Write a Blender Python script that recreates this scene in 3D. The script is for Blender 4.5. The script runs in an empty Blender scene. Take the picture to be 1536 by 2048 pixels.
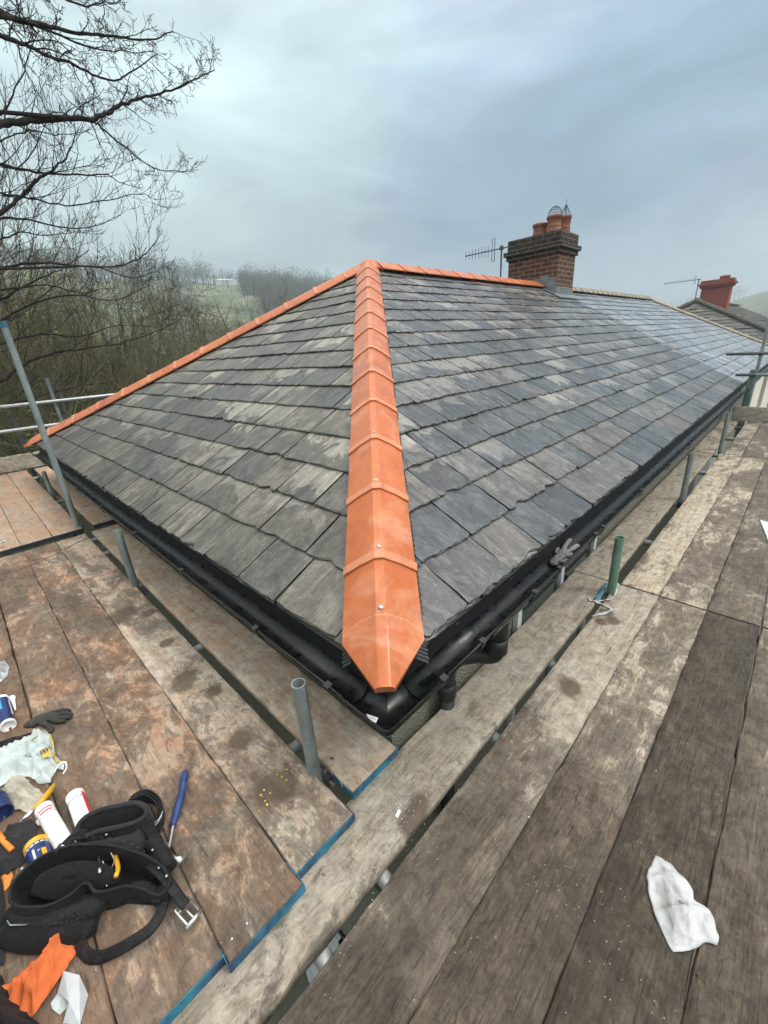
import bpy, math, random
from mathutils import Vector, Matrix, noise
R=math.radians; PI=math.pi
S=bpy.context.scene; COL=S.collection
random.seed(7)
# ------------------------------------------------------------------ camera
CAM=Vector((-0.6465,-0.7012,0.8977)); YAW,PITCH,ROLL,F=-0.7775,1.1934,-0.0679,825.0954
W,H=3.2706,1.7776; T=H/W; ZR,ZL=-0.569,-0.529; SG,CG=math.sin(math.atan(T)),math.cos(math.atan(T))
CR=Matrix.Rotation(YAW,3,'Z')@Matrix.Rotation(PITCH,3,'X')@Matrix.Rotation(ROLL,3,'Z')
cd=bpy.data.cameras.new('camera'); co=bpy.data.objects.new('camera',cd); COL.objects.link(co)
co.matrix_world=Matrix.Translation(CAM)@CR.to_4x4()
cd.sensor_fit='VERTICAL'; cd.sensor_height=34.0; cd.lens=F*34.0/2048.0; cd.clip_start=0.05; cd.clip_end=5000
S.camera=co
def ray(px,py): return CR@Vector(((px-768)/F,-(py-1024)/F,-1))
def at(px,py,z):
    v=ray(px,py); return CAM+v*((z-CAM.z)/v.z)
def atd(px,py,d): return CAM+ray(px,py).normalized()*d
# ------------------------------------------------------------------ world
SUN_EL,SUN_AZ=R(52),R(150)
w=bpy.data.worlds.new('World'); S.world=w; w.use_nodes=True
nt=w.node_tree; nt.nodes.clear()
def NN(nt,t,**k):
    n=nt.nodes.new(t)
    for a,b in k.items(): setattr(n,a,b)
    return n
out=NN(nt,'ShaderNodeOutputWorld'); bg=NN(nt,'ShaderNodeBackground'); nt.links.new(bg.outputs[0],out.inputs[0])
bg.inputs[1].default_value=0.1
sky=NN(nt,'ShaderNodeTexSky',sky_type='NISHITA',sun_disc=False); sky.sun_elevation=SUN_EL; sky.sun_rotation=SUN_AZ
tc=NN(nt,'ShaderNodeTexCoord'); sep=NN(nt,'ShaderNodeSeparateXYZ'); nt.links.new(tc.outputs['Generated'],sep.inputs[0])
mp=NN(nt,'ShaderNodeMapping'); mp.inputs['Scale'].default_value=(1.3,1.3,3.2); nt.links.new(tc.outputs['Generated'],mp.inputs[0])
nz=NN(nt,'ShaderNodeTexNoise'); nz.inputs['Scale'].default_value=1.25; nz.inputs['Detail'].default_value=6; nz.inputs['Roughness'].default_value=.5; nz.inputs['Distortion'].default_value=.35
nt.links.new(mp.outputs[0],nz.inputs[0])
# clouds: paler and greener to the north side (left), bluer to the east (right)
gx=NN(nt,'ShaderNodeMath',operation='MULTIPLY_ADD'); nt.links.new(sep.outputs[0],gx.inputs[0]); gx.inputs[1].default_value=-.34; nt.links.new(nz.outputs[0],gx.inputs[2])
gz=NN(nt,'ShaderNodeMath',operation='MULTIPLY_ADD'); nt.links.new(sep.outputs[2],gz.inputs[0]); gz.inputs[1].default_value=.22; nt.links.new(gx.outputs[0],gz.inputs[2])
cr=NN(nt,'ShaderNodeValToRGB'); nt.links.new(gz.outputs[0],cr.inputs[0])
e=cr.color_ramp.elements; e[0].position=.16; e[0].color=(.25,.37,.475,1); e[1].position=.64; e[1].color=(.60,.75,.76,1)
m=e.new(.38); m.color=(.42,.55,.60,1); m=e.new(.30); m.color=(.345,.44,.56,1)
z3=NN(nt,'ShaderNodeMath',operation='POWER',use_clamp=True); nt.links.new(sep.outputs[2],z3.inputs[0]); z3.inputs[1].default_value=2.6
br=NN(nt,'ShaderNodeMapRange'); nt.links.new(z3.outputs[0],br.inputs[0]); br.inputs[1].default_value=0.0; br.inputs[2].default_value=1.; br.inputs[3].default_value=6.9; br.inputs[4].default_value=27.
zr=NN(nt,'ShaderNodeMapRange'); nt.links.new(sep.outputs[2],zr.inputs[0]); zr.inputs[1].default_value=.45; zr.inputs[2].default_value=.85
zc=NN(nt,'ShaderNodeMix',data_type='RGBA'); nt.links.new(zr.outputs[0],zc.inputs[0]); nt.links.new(cr.outputs[0],zc.inputs[6]); zc.inputs[7].default_value=(.72,.69,.65,1)
mp2=NN(nt,'ShaderNodeMapping'); mp2.inputs['Scale'].default_value=(1,1,3.5); mp2.inputs['Rotation'].default_value=(.2,.3,0); nt.links.new(tc.outputs['Generated'],mp2.inputs[0])
nz2=NN(nt,'ShaderNodeTexNoise'); nz2.inputs['Scale'].default_value=2.6; nz2.inputs['Detail'].default_value=7; nz2.inputs['Roughness'].default_value=.55; nz2.inputs['Distortion'].default_value=.6; nt.links.new(mp2.outputs[0],nz2.inputs[0])
wr=NN(nt,'ShaderNodeMapRange'); nt.links.new(nz2.outputs[0],wr.inputs[0]); wr.inputs[1].default_value=.3; wr.inputs[2].default_value=.7; wr.inputs[3].default_value=.80; wr.inputs[4].default_value=1.20
ws=NN(nt,'ShaderNodeVectorMath',operation='SCALE'); nt.links.new(zc.outputs[2],ws.inputs[0]); nt.links.new(wr.outputs[0],ws.inputs[3])
mu=NN(nt,'ShaderNodeVectorMath',operation='SCALE'); nt.links.new(ws.outputs[0],mu.inputs[0]); nt.links.new(br.outputs[0],mu.inputs[3])
mx=NN(nt,'ShaderNodeMix',data_type='RGBA'); mx.inputs[0].default_value=.965
nt.links.new(sky.outputs[0],mx.inputs[6]); nt.links.new(mu.outputs[0],mx.inputs[7]); nt.links.new(mx.outputs[2],bg.inputs[0])
sl=bpy.data.lights.new('sun','SUN'); sl.energy=1.5; sl.angle=R(22); sl.color=(1,.96,.9)
so=bpy.data.objects.new('sun',sl); COL.objects.link(so)
sd=Vector((math.sin(SUN_AZ)*math.cos(SUN_EL),math.cos(SUN_AZ)*math.cos(SUN_EL),math.sin(SUN_EL)))
so.rotation_euler=sd.to_track_quat('Z','Y').to_euler()
S.view_settings.view_transform='Standard'; S.view_settings.look='None'; S.view_settings.gamma=1; S.view_settings.exposure=0.68
# ------------------------------------------------------------------ material helpers
class MT:
    def __init__(s,name,rough=.7,metal=0,spec=.5):
        s.m=bpy.data.materials.new(name); s.m.use_nodes=True; s.t=s.m.node_tree
        s.b=s.t.nodes['Principled BSDF']; s.b.inputs['Roughness'].default_value=rough; s.b.inputs['Metallic'].default_value=metal
        s.b.inputs['Specular IOR Level'].default_value=spec
    def n(s,t,**k): return NN(s.t,t,**k)
    def l(s,a,b): s.t.links.new(a,b)
    def coord(s,kind='Object',scale=(1,1,1),rnd=True):
        tc=s.n('ShaderNodeTexCoord'); mp=s.n('ShaderNodeMapping'); mp.inputs['Scale'].default_value=scale
        src=tc.outputs[kind]
        if kind=='World': pass
        if rnd:
            oi=s.n('ShaderNodeObjectInfo'); a=s.n('ShaderNodeVectorMath',operation='ADD'); sc=s.n('ShaderNodeMath',operation='MULTIPLY'); sc.inputs[1].default_value=37.
            s.l(oi.outputs['Random'],sc.inputs[0]); s.l(src,a.inputs[0]); s.l(sc.outputs[0],a.inputs[1]); src=a.outputs[0]
        s.l(src,mp.inputs[0]); return mp.outputs[0]
    def pos(s,scale=(1,1,1)):
        g=s.n('ShaderNodeNewGeometry'); mp=s.n('ShaderNodeMapping'); mp.inputs['Scale'].default_value=scale; s.l(g.outputs['Position'],mp.inputs[0]); return mp.outputs[0]
    def noise(s,v,scale,detail=5,rough=.55,dist=0):
        n=s.n('ShaderNodeTexNoise'); n.inputs['Scale'].default_value=scale; n.inputs['Detail'].default_value=detail; n.inputs['Roughness'].default_value=rough; n.inputs['Distortion'].default_value=dist
        s.l(v,n.inputs['Vector']); return n.outputs[0]
    def ramp(s,f,stops,interp='LINEAR'):
        r=s.n('ShaderNodeValToRGB'); r.color_ramp.interpolation=interp; s.l(f,r.inputs[0]); el=r.color_ramp.elements
        while len(el)<len(stops): el.new(.5)
        for e,(p,c) in zip(el,stops):
            e.position=p; e.color=(c[0],c[1],c[2],1) if not isinstance(c,(int,float)) else (c,c,c,1)
        return r.outputs[0]
    def mix(s,f,a,b,mode='MIX'):
        m=s.n('ShaderNodeMix',data_type='RGBA',blend_type=mode)
        for i,x in ((0,f),(6,a),(7,b)):
            if isinstance(x,(int,float)): m.inputs[i].default_value=x
            elif isinstance(x,tuple): m.inputs[i].default_value=(*x,1)
            else: s.l(x,m.inputs[i])
        return m.outputs[2]
    def math(s,op,a,b=None,c=None):
        m=s.n('ShaderNodeMath',operation=op)
        for i,x in ((0,a),(1,b),(2,c)):
            if x is None: continue
            if isinstance(x,(int,float)): m.inputs[i].default_value=x
            else: s.l(x,m.inputs[i])
        return m.outputs[0]
    def col(s,c):
        if isinstance(c,tuple): s.b.inputs['Base Color'].default_value=(*c,1)
        else: s.l(c,s.b.inputs['Base Color'])
        return s
    def rough(s,r):
        s.l(r,s.b.inputs['Roughness']); return s
    def bump(s,h,st=.3,d=.01):
        b=s.n('ShaderNodeBump'); b.inputs['Strength'].default_value=st; b.inputs['Distance'].default_value=d; s.l(h,b.inputs['Height']); s.l(b.outputs[0],s.b.inputs['Normal']); return s
def simple(name,c,rough=.6,metal=0,var=.25,scale=12,bump=0,spec=.5,c2=None):
    t=MT(name,rough,metal,spec); v=t.coord(); f=t.noise(v,scale,4)
    a=tuple(x*(1-var) for x in c); b=c2 or tuple(min(1,x*(1+var)) for x in c)
    t.col(t.ramp(f,[(.3,a),(.7,b)]))
    if bump: t.bump(t.noise(v,scale*3,4),bump,.005)
    return t.m
# --- slate
def slate_mat(name,pal,gloss,light,lowp=.25,stk=.25):
    t=MT(name,.5,0,.75)
    uv=t.n('ShaderNodeUVMap'); uv.uv_map='uv'
    at_=t.n('ShaderNodeAttribute'); at_.attribute_name='rnd'; rnd=at_.outputs['Fac']
    off=t.n('ShaderNodeCombineXYZ'); t.l(t.math('MULTIPLY',rnd,91.),off.inputs[0]); t.l(t.math('MULTIPLY',rnd,57.),off.inputs[1])
    ad=t.n('ShaderNodeVectorMath',operation='ADD'); t.l(uv.outputs[0],ad.inputs[0]); t.l(off.outputs[0],ad.inputs[1])
    def mpd(sc,rz=0):
        mp=t.n('ShaderNodeMapping'); mp.inputs['Scale'].default_value=sc; mp.inputs['Rotation'].default_value=(0,0,rz); t.l(ad.outputs[0],mp.inputs[0]); return mp.outputs[0]
    sx=t.n('ShaderNodeSeparateXYZ'); t.l(uv.outputs[0],sx.inputs[0])
    grain=t.noise(mpd((1,1,1)),30,9,.72,.4); mott=t.noise(mpd((1,.8,1)),8,8,.68,1.0)
    streak=t.noise(mpd((19,2.4,1),.16),1.3,7,.68,.6); fine=t.noise(mpd((70,5,1),.10),1.,5,.7,.3)
    blob=t.noise(mpd((4.6,3.4,1)),1.0,5,.6,1.5)
    vv=t.math('MULTIPLY_ADD',sx.outputs[1],1.9,-.36)
    k=t.math('ADD',t.math('MULTIPLY_ADD',blob,1.5,-.75),t.math('ADD',vv,t.math('MULTIPLY_ADD',rnd,.7,-.34)))
    pale=t.ramp(k,[(.0,0.),(.07,.22),(.082,.85),(.4,1.)])
    spz=t.n('ShaderNodeSeparateXYZ'); t.l(t.pos(),spz.inputs[0]); pale=t.math('MULTIPLY',pale,t.ramp(spz.outputs[2],[(.12,lowp),(.42,1.)]))
    r2=t.math('FRACT',t.math('MULTIPLY',rnd,7.31)); r3=t.math('FRACT',t.math('MULTIPLY',rnd,23.7))
    base=t.ramp(r2,pal,'LINEAR')
    c=t.mix(1.,base,t.ramp(mott,[(.32,.5),(.5,1.),(.66,1.6)]),'MULTIPLY')
    pc=t.mix(t.math('MULTIPLY',mott,.9),light,(light[0]*.5,light[1]*.5,light[2]*.49))
    c=t.mix(t.math('MULTIPLY',pale,t.math('MULTIPLY_ADD',r3,.50,.27)),c,pc)
    st=t.ramp(streak,[(.36,.55),(.48,.95),(.60,1.5)]); c=t.mix(t.math('MULTIPLY_ADD',r2,.5,stk),c,t.mix(1.,c,st,'MULTIPLY'))
    c=t.mix(1.,c,t.ramp(fine,[(.3,.86),(.7,1.14)]),'MULTIPLY'); c=t.mix(1.,c,t.ramp(grain,[(.3,.7),(.7,1.3)]),'MULTIPLY')
    # riven layers: thin contour lines of split stone
    lay=t.math('FRACT',t.math('MULTIPLY',t.noise(mpd((1.4,1,1)),2.6,5,.6,.9),5.)); ln=t.ramp(lay,[(.0,.55),(.03,0.),(.97,0.),(1.,.55)])
    c=t.mix(t.math('MULTIPLY',ln,t.math('GREATER_THAN',r3,.45)),c,(.02,.02,.02))
    # lichen specks
    vo=t.n('ShaderNodeTexVoronoi'); vo.inputs['Scale'].default_value=46; t.l(mpd((1,1,1)),vo.inputs['Vector'])
    sp=t.math('MULTIPLY',t.math('LESS_THAN',vo.outputs['Distance'],.13),t.math('GREATER_THAN',t.noise(mpd((1,1,1)),7,2),.56))
    c=t.mix(t.math('MULTIPLY',sp,.6),c,(.36,.35,.29))
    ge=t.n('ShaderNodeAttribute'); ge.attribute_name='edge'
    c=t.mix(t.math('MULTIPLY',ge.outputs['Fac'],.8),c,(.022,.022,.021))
    t.col(c); t.rough(t.ramp(t.math('ADD',t.math('MULTIPLY',grain,.5),t.math('MULTIPLY',blob,.5)),[(.3,gloss),(.7,gloss+.22)]))
    h=t.math('ADD',t.math('ADD',t.math('MULTIPLY',streak,.5),t.math('MULTIPLY',mott,1.1)),t.math('MULTIPLY_ADD',lay,.35,t.math('MULTIPLY',grain,.35))); t.bump(h,.8,.007)
    return t.m
M={}
M['slate_new']=slate_mat('slate_new',[(0,(.040,.044,.049)),(.3,(.072,.071,.071)),(.55,(.050,.056,.064)),(.8,(.105,.10,.093)),(1,(.080,.064,.058))],.20,(.37,.355,.32),.05,.28)
M['slate_old']=slate_mat('slate_old',[(0,(.10,.115,.14)),(.5,(.17,.19,.22)),(.9,(.25,.265,.29)),(1,(.12,.11,.10))],.20,(.33,.35,.37),1.,.25)
M['slate_hip']=slate_mat('slate_hip',[(0,(.042,.040,.036)),(.3,(.080,.072,.060)),(.6,(.052,.051,.047)),(1,(.115,.103,.082))],.30,(.44,.41,.345),.25,.38)
M['slate_far']=slate_mat('slate_far',[(0,(.035,.036,.034)),(.5,(.060,.060,.055)),(1,(.085,.08,.07))],.5,(.17,.165,.14),1.,.3)
# --- terracotta hip tiles
t=MT('terracotta',.5,0,.4); v=t.coord(scale=(1,1,1)); f=t.noise(v,5,6,.6,.4); f2=t.noise(v,60,3)
c=t.ramp(f,[(.25,(.38,.098,.030)),(.5,(.47,.130,.042)),(.72,(.53,.168,.068))])
ed=t.n('ShaderNodeAttribute'); ed.attribute_name='edge'
c=t.mix(t.math('MULTIPLY',ed.outputs['Fac'],.6),c,(.62,.29,.17))
dirt=t.ramp(t.noise(t.coord(scale=(3,9,3)),1.6,7,.7,.8),[(.55,0.),(.70,.65)]); c=t.mix(dirt,c,(.24,.10,.06))
oi=t.n('ShaderNodeObjectInfo'); c=t.mix(1.,c,t.ramp(oi.outputs['Random'],[(0,(.90,.86,.84)),(1,(1.08,1.12,1.18))]),'MULTIPLY'); c=t.mix(t.ramp(t.noise(t.coord(scale=(1,1,1)),90,4,.8),[(.60,0.),(.70,.35)]),c,(.25,.08,.04)); pal=t.ramp(t.noise(v,4.5,7,.7,.6),[(.52,0.),(.68,.5)]); c=t.mix(pal,c,(.66,.34,.22))
t.col(c); t.rough(t.ramp(f,[(.3,.20),(.7,.42)])); t.bump(t.math('ADD',f2,t.noise(v,14,4)),.14,.002); M['terra']=t.m
# --- timber
def timber(name,edge=False):
    t=MT(name,.85,0,.25)
    g=t.n('ShaderNodeNewGeometry'); oi=t.n('ShaderNodeObjectInfo'); sc=t.n('ShaderNodeSeparateColor'); t.l(oi.outputs['Color'],sc.inputs[0])
    dirtA,redA,lightA=sc.outputs[0],sc.outputs[1],sc.outputs[2]
    gr=t.noise(t.coord(scale=(2.2,52,52)),1,7,.62,1.2); gr2=t.noise(t.coord(scale=(1.0,11,11)),1,6,.65,1.8)
    fib=t.noise(t.coord(scale=(14,160,100)),1,4,.7,.6)
    v=t.coord(scale=(1,1,1)); p=t.pos()
    big=t.noise(t.coord(scale=(1.0,1.6,1)),1.9,7,.62,.7); med=t.noise(t.coord(scale=(1,2.2,1)),6,8,.70,1.0); fine=t.noise(v,42,6,.75,.4)
    wood=t.ramp(gr,[(.25,(.16,.125,.09)),(.48,(.30,.255,.195)),(.72,(.42,.375,.305))])
    wood=t.mix(t.ramp(gr2,[(.35,0.),(.75,.55)]),wood,(.40,.375,.325))
    wood=t.mix(t.ramp(fib,[(.36,.85),(.43,0.)]),wood,(.10,.08,.06))
    # grey film of cement dust
    wood=t.mix(t.math('MULTIPLY',t.ramp(med,[(.4,0.),(.6,.7)]),lightA),wood,(.47,.45,.40))
    smu=t.noise(v,20,9,.82,.6); wood=t.mix(1.,wood,t.ramp(smu,[(.35,.55),(.5,1.),(.65,1.38)]),'MULTIPLY')
    # red / orange tile dust
    rd=t.math('MULTIPLY',t.ramp(t.noise(v,3.3,8,.72,.9),[(.38,.10),(.68,1.)]),redA)
    wood=t.mix(rd,wood,(.45,.225,.125))
    spp=t.n('ShaderNodeSeparateXYZ'); t.l(p,spp.inputs[0]); NEAR=t.math('MULTIPLY',t.ramp(t.math('MULTIPLY_ADD',spp.outputs[0],-.5,.5),[(.02,0.),(.75,1.)]),t.ramp(t.math('MULTIPLY_ADD',spp.outputs[1],-3.,.5),[(.62,.08),(1.,.55)]))
    # mud film
    k=t.math('ADD',t.math('MULTIPLY',big,1.0),t.math('ADD',t.math('MULTIPLY',med,1.05),t.math('ADD',t.math('MULTIPLY',fine,.35),t.math('ADD',NEAR,t.math('MULTIPLY_ADD',dirtA,.80,-1.44)))))
    mud=t.ramp(k,[(.08,0.),(.14,.50),(.24,.72),(.5,.93)])
    mudc=t.ramp(t.math('ADD',t.math('MULTIPLY_ADD',med,.35,t.math('MULTIPLY',fine,.25)),t.math('MULTIPLY',fib,.4)),[(.34,(.022,.018,.014)),(.5,(.056,.043,.032)),(.64,(.125,.098,.072))])
    mudc=t.mix(t.math('MULTIPLY',redA,.30),mudc,(.15,.082,.052))
    mudc=t.mix(t.ramp(t.noise(t.coord(scale=(3.2,11,1)),1.,8,.78,.9),[(.57,0.),(.64,.42),(.78,.7)]),mudc,(.25,.19,.13)); mudc=t.mix(1.,mudc,t.ramp(smu,[(.38,.55),(.5,1.),(.62,1.55)]),'MULTIPLY')
    mudc=t.mix(t.math('MULTIPLY',t.ramp(fib,[(.38,1.),(.45,0.)]),.6),mudc,(.012,.009,.007)); mudc=t.mix(t.ramp(t.noise(t.coord(scale=(2.2,6,1)),1.,4,.6,.8),[(.35,.55),(.6,0.)]),mudc,(.022,.018,.015))
    wood=t.mix(mud,wood,mudc)
    tone=t.ramp(oi.outputs['Random'],[(0.,(.78,.77,.75)),(.5,1.),(1.,(1.14,1.10,1.05))]); wood=t.mix(1.,wood,tone,'MULTIPLY')
    # wet round stains (world positions)
    sp=t.n('ShaderNodeSeparateXYZ'); t.l(g.outputs['Position'],sp.inputs[0])
    tot=None
    dist=t.noise(p,9,4,.6)
    for (x,y,r,a) in STAINS:
        dx=t.math('SUBTRACT',sp.outputs[0],x); dy=t.math('MULTIPLY',t.math('SUBTRACT',sp.outputs[1],y),a)
        d=t.math('SQRT',t.math('ADD',t.math('MULTIPLY',dx,dx),t.math('MULTIPLY',dy,dy)))
        d=t.math('ADD',t.math('DIVIDE',d,r),t.math('MULTIPLY_ADD',dist,1.6,-.8))
        m=t.ramp(d,[(.5,.82),(.95,0.)]); tot=m if tot is None else t.math('MAXIMUM',tot,m)
    wood=t.mix(tot,wood,(.085,.06,.043))
    # weathered speckles of mortar
    vo=t.n('ShaderNodeTexVoronoi'); vo.inputs['Scale'].default_value=60; t.l(v,vo.inputs['Vector'])
    s2=t.math('MULTIPLY',t.math('LESS_THAN',vo.outputs['Distance'],.085),t.math('GREATER_THAN',t.noise(v,5,2),.56))
    wood=t.mix(t.math('MULTIPLY',s2,.75),wood,(.45,.42,.35))
    t.col(wood); t.rough(t.ramp(mud,[(0.,.92),(1.,.66)]))
    t.bump(t.math('ADD',t.math('ADD',t.math('MULTIPLY',gr,.5),t.math('MULTIPLY',fib,.35)),t.math('MULTIPLY_ADD',smu,.8,t.math('MULTIPLY',fine,.5))),.8,.005)
    return t.m
STAINS=[(.90,-.235,.075,1),(1.52,-.235,.055,1),(1.47,-.185,.04,1),(1.57,-.18,.05,1),(.025,-.075,.06,1.),(.06,-.06,.05,1.),(-.01,-.085,.05,1),
 (-.24,.62,.07,1),(-.22,1.5,.05,1),(-.27,1.15,.09,.8),(-.25,.35,.10,1.0),(-.2,.95,.05,1),(-.3,2.0,.09,.7),(-.18,1.9,.05,1)]
M['timber']=timber('weathered_timber')
t=MT('blue_end_paint',.55); v=t.coord(); f=t.noise(v,9,5,.6,.5)
c=t.ramp(f,[(.36,(.022,.028,.075)),(.47,(.02,.10,.18)),(.58,(.02,.19,.29)),(.66,(.03,.24,.33))]); c=t.mix(t.ramp(t.noise(v,40,5,.7),[(.58,0.),(.66,1.)]),c,(.09,.08,.07)); t.col(c); M['bluepaint']=t.m
t=MT('dark_end_paint',.5); v=t.coord(); f=t.noise(v,7,5,.6,.5)
c=t.ramp(f,[(.4,(.012,.014,.02)),(.6,(.015,.03,.05)),(.7,(.02,.09,.13))]); t.col(c); M['darkpaint']=t.m
# --- metals
def galv(name,a,b,rough=.5,metal=.55):
    t=MT(name,rough,metal); v=t.coord(scale=(1,1,.35)); f=t.noise(v,18,6,.65,.3); f2=t.noise(t.coord(),60,3)
    c=t.ramp(f,[(.3,a),(.7,b)]); c=t.mix(t.ramp(t.noise(t.coord(scale=(1,1,.2)),9,6,.7),[(.6,0.),(.72,.55)]),c,(.14,.11,.085)); t.col(c)
    t.rough(t.ramp(f2,[(.3,rough-.1),(.7,rough+.15)])); t.bump(f2,.15,.002); return t.m
M['galv']=galv('galvanised_steel',(.17,.20,.205),(.33,.37,.37),.5,.35)
M['galvb']=galv('bright_galvanised',(.40,.42,.43),(.60,.63,.64),.4,.5)
M['greentube']=galv('green_painted_tube',(.06,.15,.10),(.20,.31,.25),.55,.1)
M['bluetube']=galv('blue_painted_tube',(.02,.10,.15),(.06,.2,.27),.5,.1)
M['darktube']=galv('dull_dark_tube',(.05,.055,.06),(.12,.125,.13),.55,.3)
M['steel']=simple('tool_steel',(.55,.55,.55),.28,.9,.3,30)
# --- plastics etc
t=MT('black_gutter_plastic',.28,0,.5); v=t.coord(scale=(1,1,1)); f=t.noise(v,14,7,.7,.6)
c=t.ramp(f,[(.45,(.004,.004,.005)),(.66,(.012,.012,.012)),(.85,(.07,.065,.055))])
vo=t.n('ShaderNodeTexVoronoi'); vo.inputs['Scale'].default_value=130; t.l(v,vo.inputs['Vector'])
c=t.mix(t.math('MULTIPLY',t.math('LESS_THAN',vo.outputs['Distance'],.10),.6),c,(.25,.24,.2)); t.col(c); t.rough(t.ramp(f,[(.35,.16),(.65,.5)])); t.b.inputs['Specular IOR Level'].default_value=.4; M['black']=t.m
M['blackm']=simple('black_matt_plastic',(.012,.012,.013),.5,0,.4,20)
def dash(name,a,b,c3):
    t=MT(name,.95,0,.2); v=t.pos(); f=t.noise(v,60,4,.8); vo=t.n('ShaderNodeTexVoronoi'); vo.inputs['Scale'].default_value=85; t.l(v,vo.inputs['Vector'])
    c=t.ramp(vo.outputs['Distance'],[(.1,a),(.5,b)]); c=t.mix(t.ramp(f,[(.58,0.),(.66,.9)]),c,c3); c=t.mix(t.ramp(t.noise(v,2.2,5),[(.35,0.),(.7,.5)]),c,tuple(x*.7 for x in b)); t.col(c); t.bump(vo.outputs['Distance'],.8,.01); return t.m
M['dash']=dash('pebbledash',(.31,.30,.245),(.21,.205,.165),(.05,.045,.035))
M['render']=simple('cream_render',(.72,.68,.60),.9,0,.08,4)
M['white']=simple('white_upvc',(.55,.57,.58),.35,0,.05,4)
t=MT('window_glass',.06,0,.7); t.col((.03,.045,.045)); M['glass']=t.m
# brick
def brick(name,c1,c2,mortar):
    t=MT(name,.9,0,.2); uv=t.n('ShaderNodeUVMap'); uv.uv_map='uv'
    b=t.n('ShaderNodeTexBrick'); t.l(uv.outputs[0],b.inputs['Vector']); b.inputs['Scale'].default_value=1; b.inputs['Brick Width'].default_value=.225; b.inputs['Row Height'].default_value=.075; b.inputs['Mortar Size'].default_value=.006
    b.inputs['Mortar Smooth'].default_value=.3; b.inputs['Color1'].default_value=(*c1,1); b.inputs['Color2'].default_value=(*c2,1); b.inputs['Mortar'].default_value=(*mortar,1)
    f=t.noise(t.pos(),14,6,.7); c=t.mix(1.,b.outputs[0],t.ramp(f,[(.3,.55),(.7,1.35)]),'MULTIPLY'); t.col(c)
    t.bump(t.math('ADD',t.math('MULTIPLY',b.outputs['Fac'],-1.),t.math('MULTIPLY',f,.5)),.7,.008); return t.m
M['brick']=brick('dark_red_brick',(.145,.060,.044),(.095,.048,.040),(.27,.235,.19))
M['brickd']=brick('sooty_brick',(.06,.045,.038),(.045,.036,.032),(.20,.18,.15))
M['redbrick']=simple('red_painted_brick',(.25,.062,.048),.7,0,.15,3)
M['lead']=simple('lead_flashing',(.17,.19,.205),.45,.2,.3,9)
M['pot']=simple('clay_pot',(.21,.078,.048),.65,0,.25,8)
M['mortar']=simple('mortar',(.36,.33,.27),.95,0,.25,20,.4)
M['ridgeold']=simple('old_ridge_tile',(.30,.255,.185),.9,0,.3,10,.3)
M['mosstile']=simple('mossy_grey_ridge_tile',(.075,.073,.06),.95,0,.4,10,.4)
M['wire']=simple('dark_wire',(.05,.05,.055),.5,.4)
M['aerial']=simple('aerial_metal',(.10,.11,.13),.45,.5)
# bark, twigs, ground
t=MT('bark',.9,0,.2); v=t.coord(scale=(1,1,.5)); f=t.noise(v,6,6,.7)
c=t.ramp(f,[(.3,(.05,.04,.028)),(.6,(.09,.075,.05)),(.8,(.12,.13,.06))]); t.col(c); M['bark']=t.m
t=MT('dark_bark',.9,0,.2); f=t.noise(t.coord(),9,5,.7); t.col(t.ramp(f,[(.3,(.018,.014,.014)),(.7,(.05,.04,.036))])); M['barkd']=t.m
t=MT('twig',.9,0,.15); f=t.noise(t.coord(),2.5,4,.7); t.col(t.ramp(f,[(.3,(.055,.045,.024)),(.55,(.10,.092,.042)),(.75,(.13,.14,.055))])); M['twig']=t.m
t=MT('litter',1,0,.1); p=t.pos(); f=t.noise(p,.9,8,.75); c=t.ramp(f,[(.3,(.035,.034,.016)),(.5,(.075,.06,.032)),(.7,(.10,.10,.04))]); 
dd=t.n('ShaderNodeVectorMath',operation='LENGTH'); t.l(p,dd.inputs[0])
ff=t.noise(t.pos((.012,.02,0)),1.,3,.4); fld=t.ramp(ff,[(.38,(.055,.062,.038)),(.42,(.095,.112,.065)),(.5,(.135,.145,.09)),(.55,(.08,.098,.055)),(.66,(.13,.13,.085))],'CONSTANT')
t.col(t.mix(t.ramp(t.math('DIVIDE',dd.outputs['Value'],120.),[(.55,0.),(.9,1.)]),c,fld)); M['ground']=t.m
t=MT('far_foliage',1,0,.1); f=t.noise(t.pos(),.08,4); t.col(t.ramp(f,[(.35,(.020,.024,.018)),(.65,(.040,.040,.028))])); M['farwood']=t.m
M['under']=simple('bramble',(.080,.070,.033),.9,0,.5,3,c2=(.125,.14,.05))
M['paving']=simple('concrete_paving',(.10,.095,.08),.95,0,.2,3,.3)
M['sheet']=simple('white_dust_sheet',(.75,.77,.78),.7,0,.06,3)
# fabric etc
def fabric(name,c,rough=.95,sc=220,var=.3):
    t=MT(name,rough,0,.2); v=t.coord(); f=t.noise(v,7,5,.6); w1=t.math('ADD',t.math('MULTIPLY',t.noise(v,sc,2),.3),t.math('MULTIPLY',t.noise(v,26,7,.65,1.),1.6))
    c0=t.ramp(f,[(.3,tuple(x*(1-var) for x in c)),(.7,tuple(x*(1+var) for x in c))]); c0=t.mix(t.ramp(t.noise(v,22,8,.8),[(.54,0.),(.74,.30)]),c0,(.085,.08,.07)); t.col(c0); t.bump(w1,.9,.006); t.b.inputs['Sheen Weight'].default_value=.04; return t.m
M['beltf']=fabric('black_belt_fabric',(.008,.008,.009),.8); M['leather']=fabric('black_leather',(.010,.010,.011),.45,150)
M['greyf']=fabric('charcoal_fabric',(.028,.028,.031)); M['glove']=fabric('grey_knit',(.04,.039,.036),.95,400)
M['glovel']=fabric('pale_grey_knit',(.15,.145,.14),.9,400); M['sack']=fabric('dirty_cream_cloth',(.42,.39,.32),.95,120)
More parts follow.
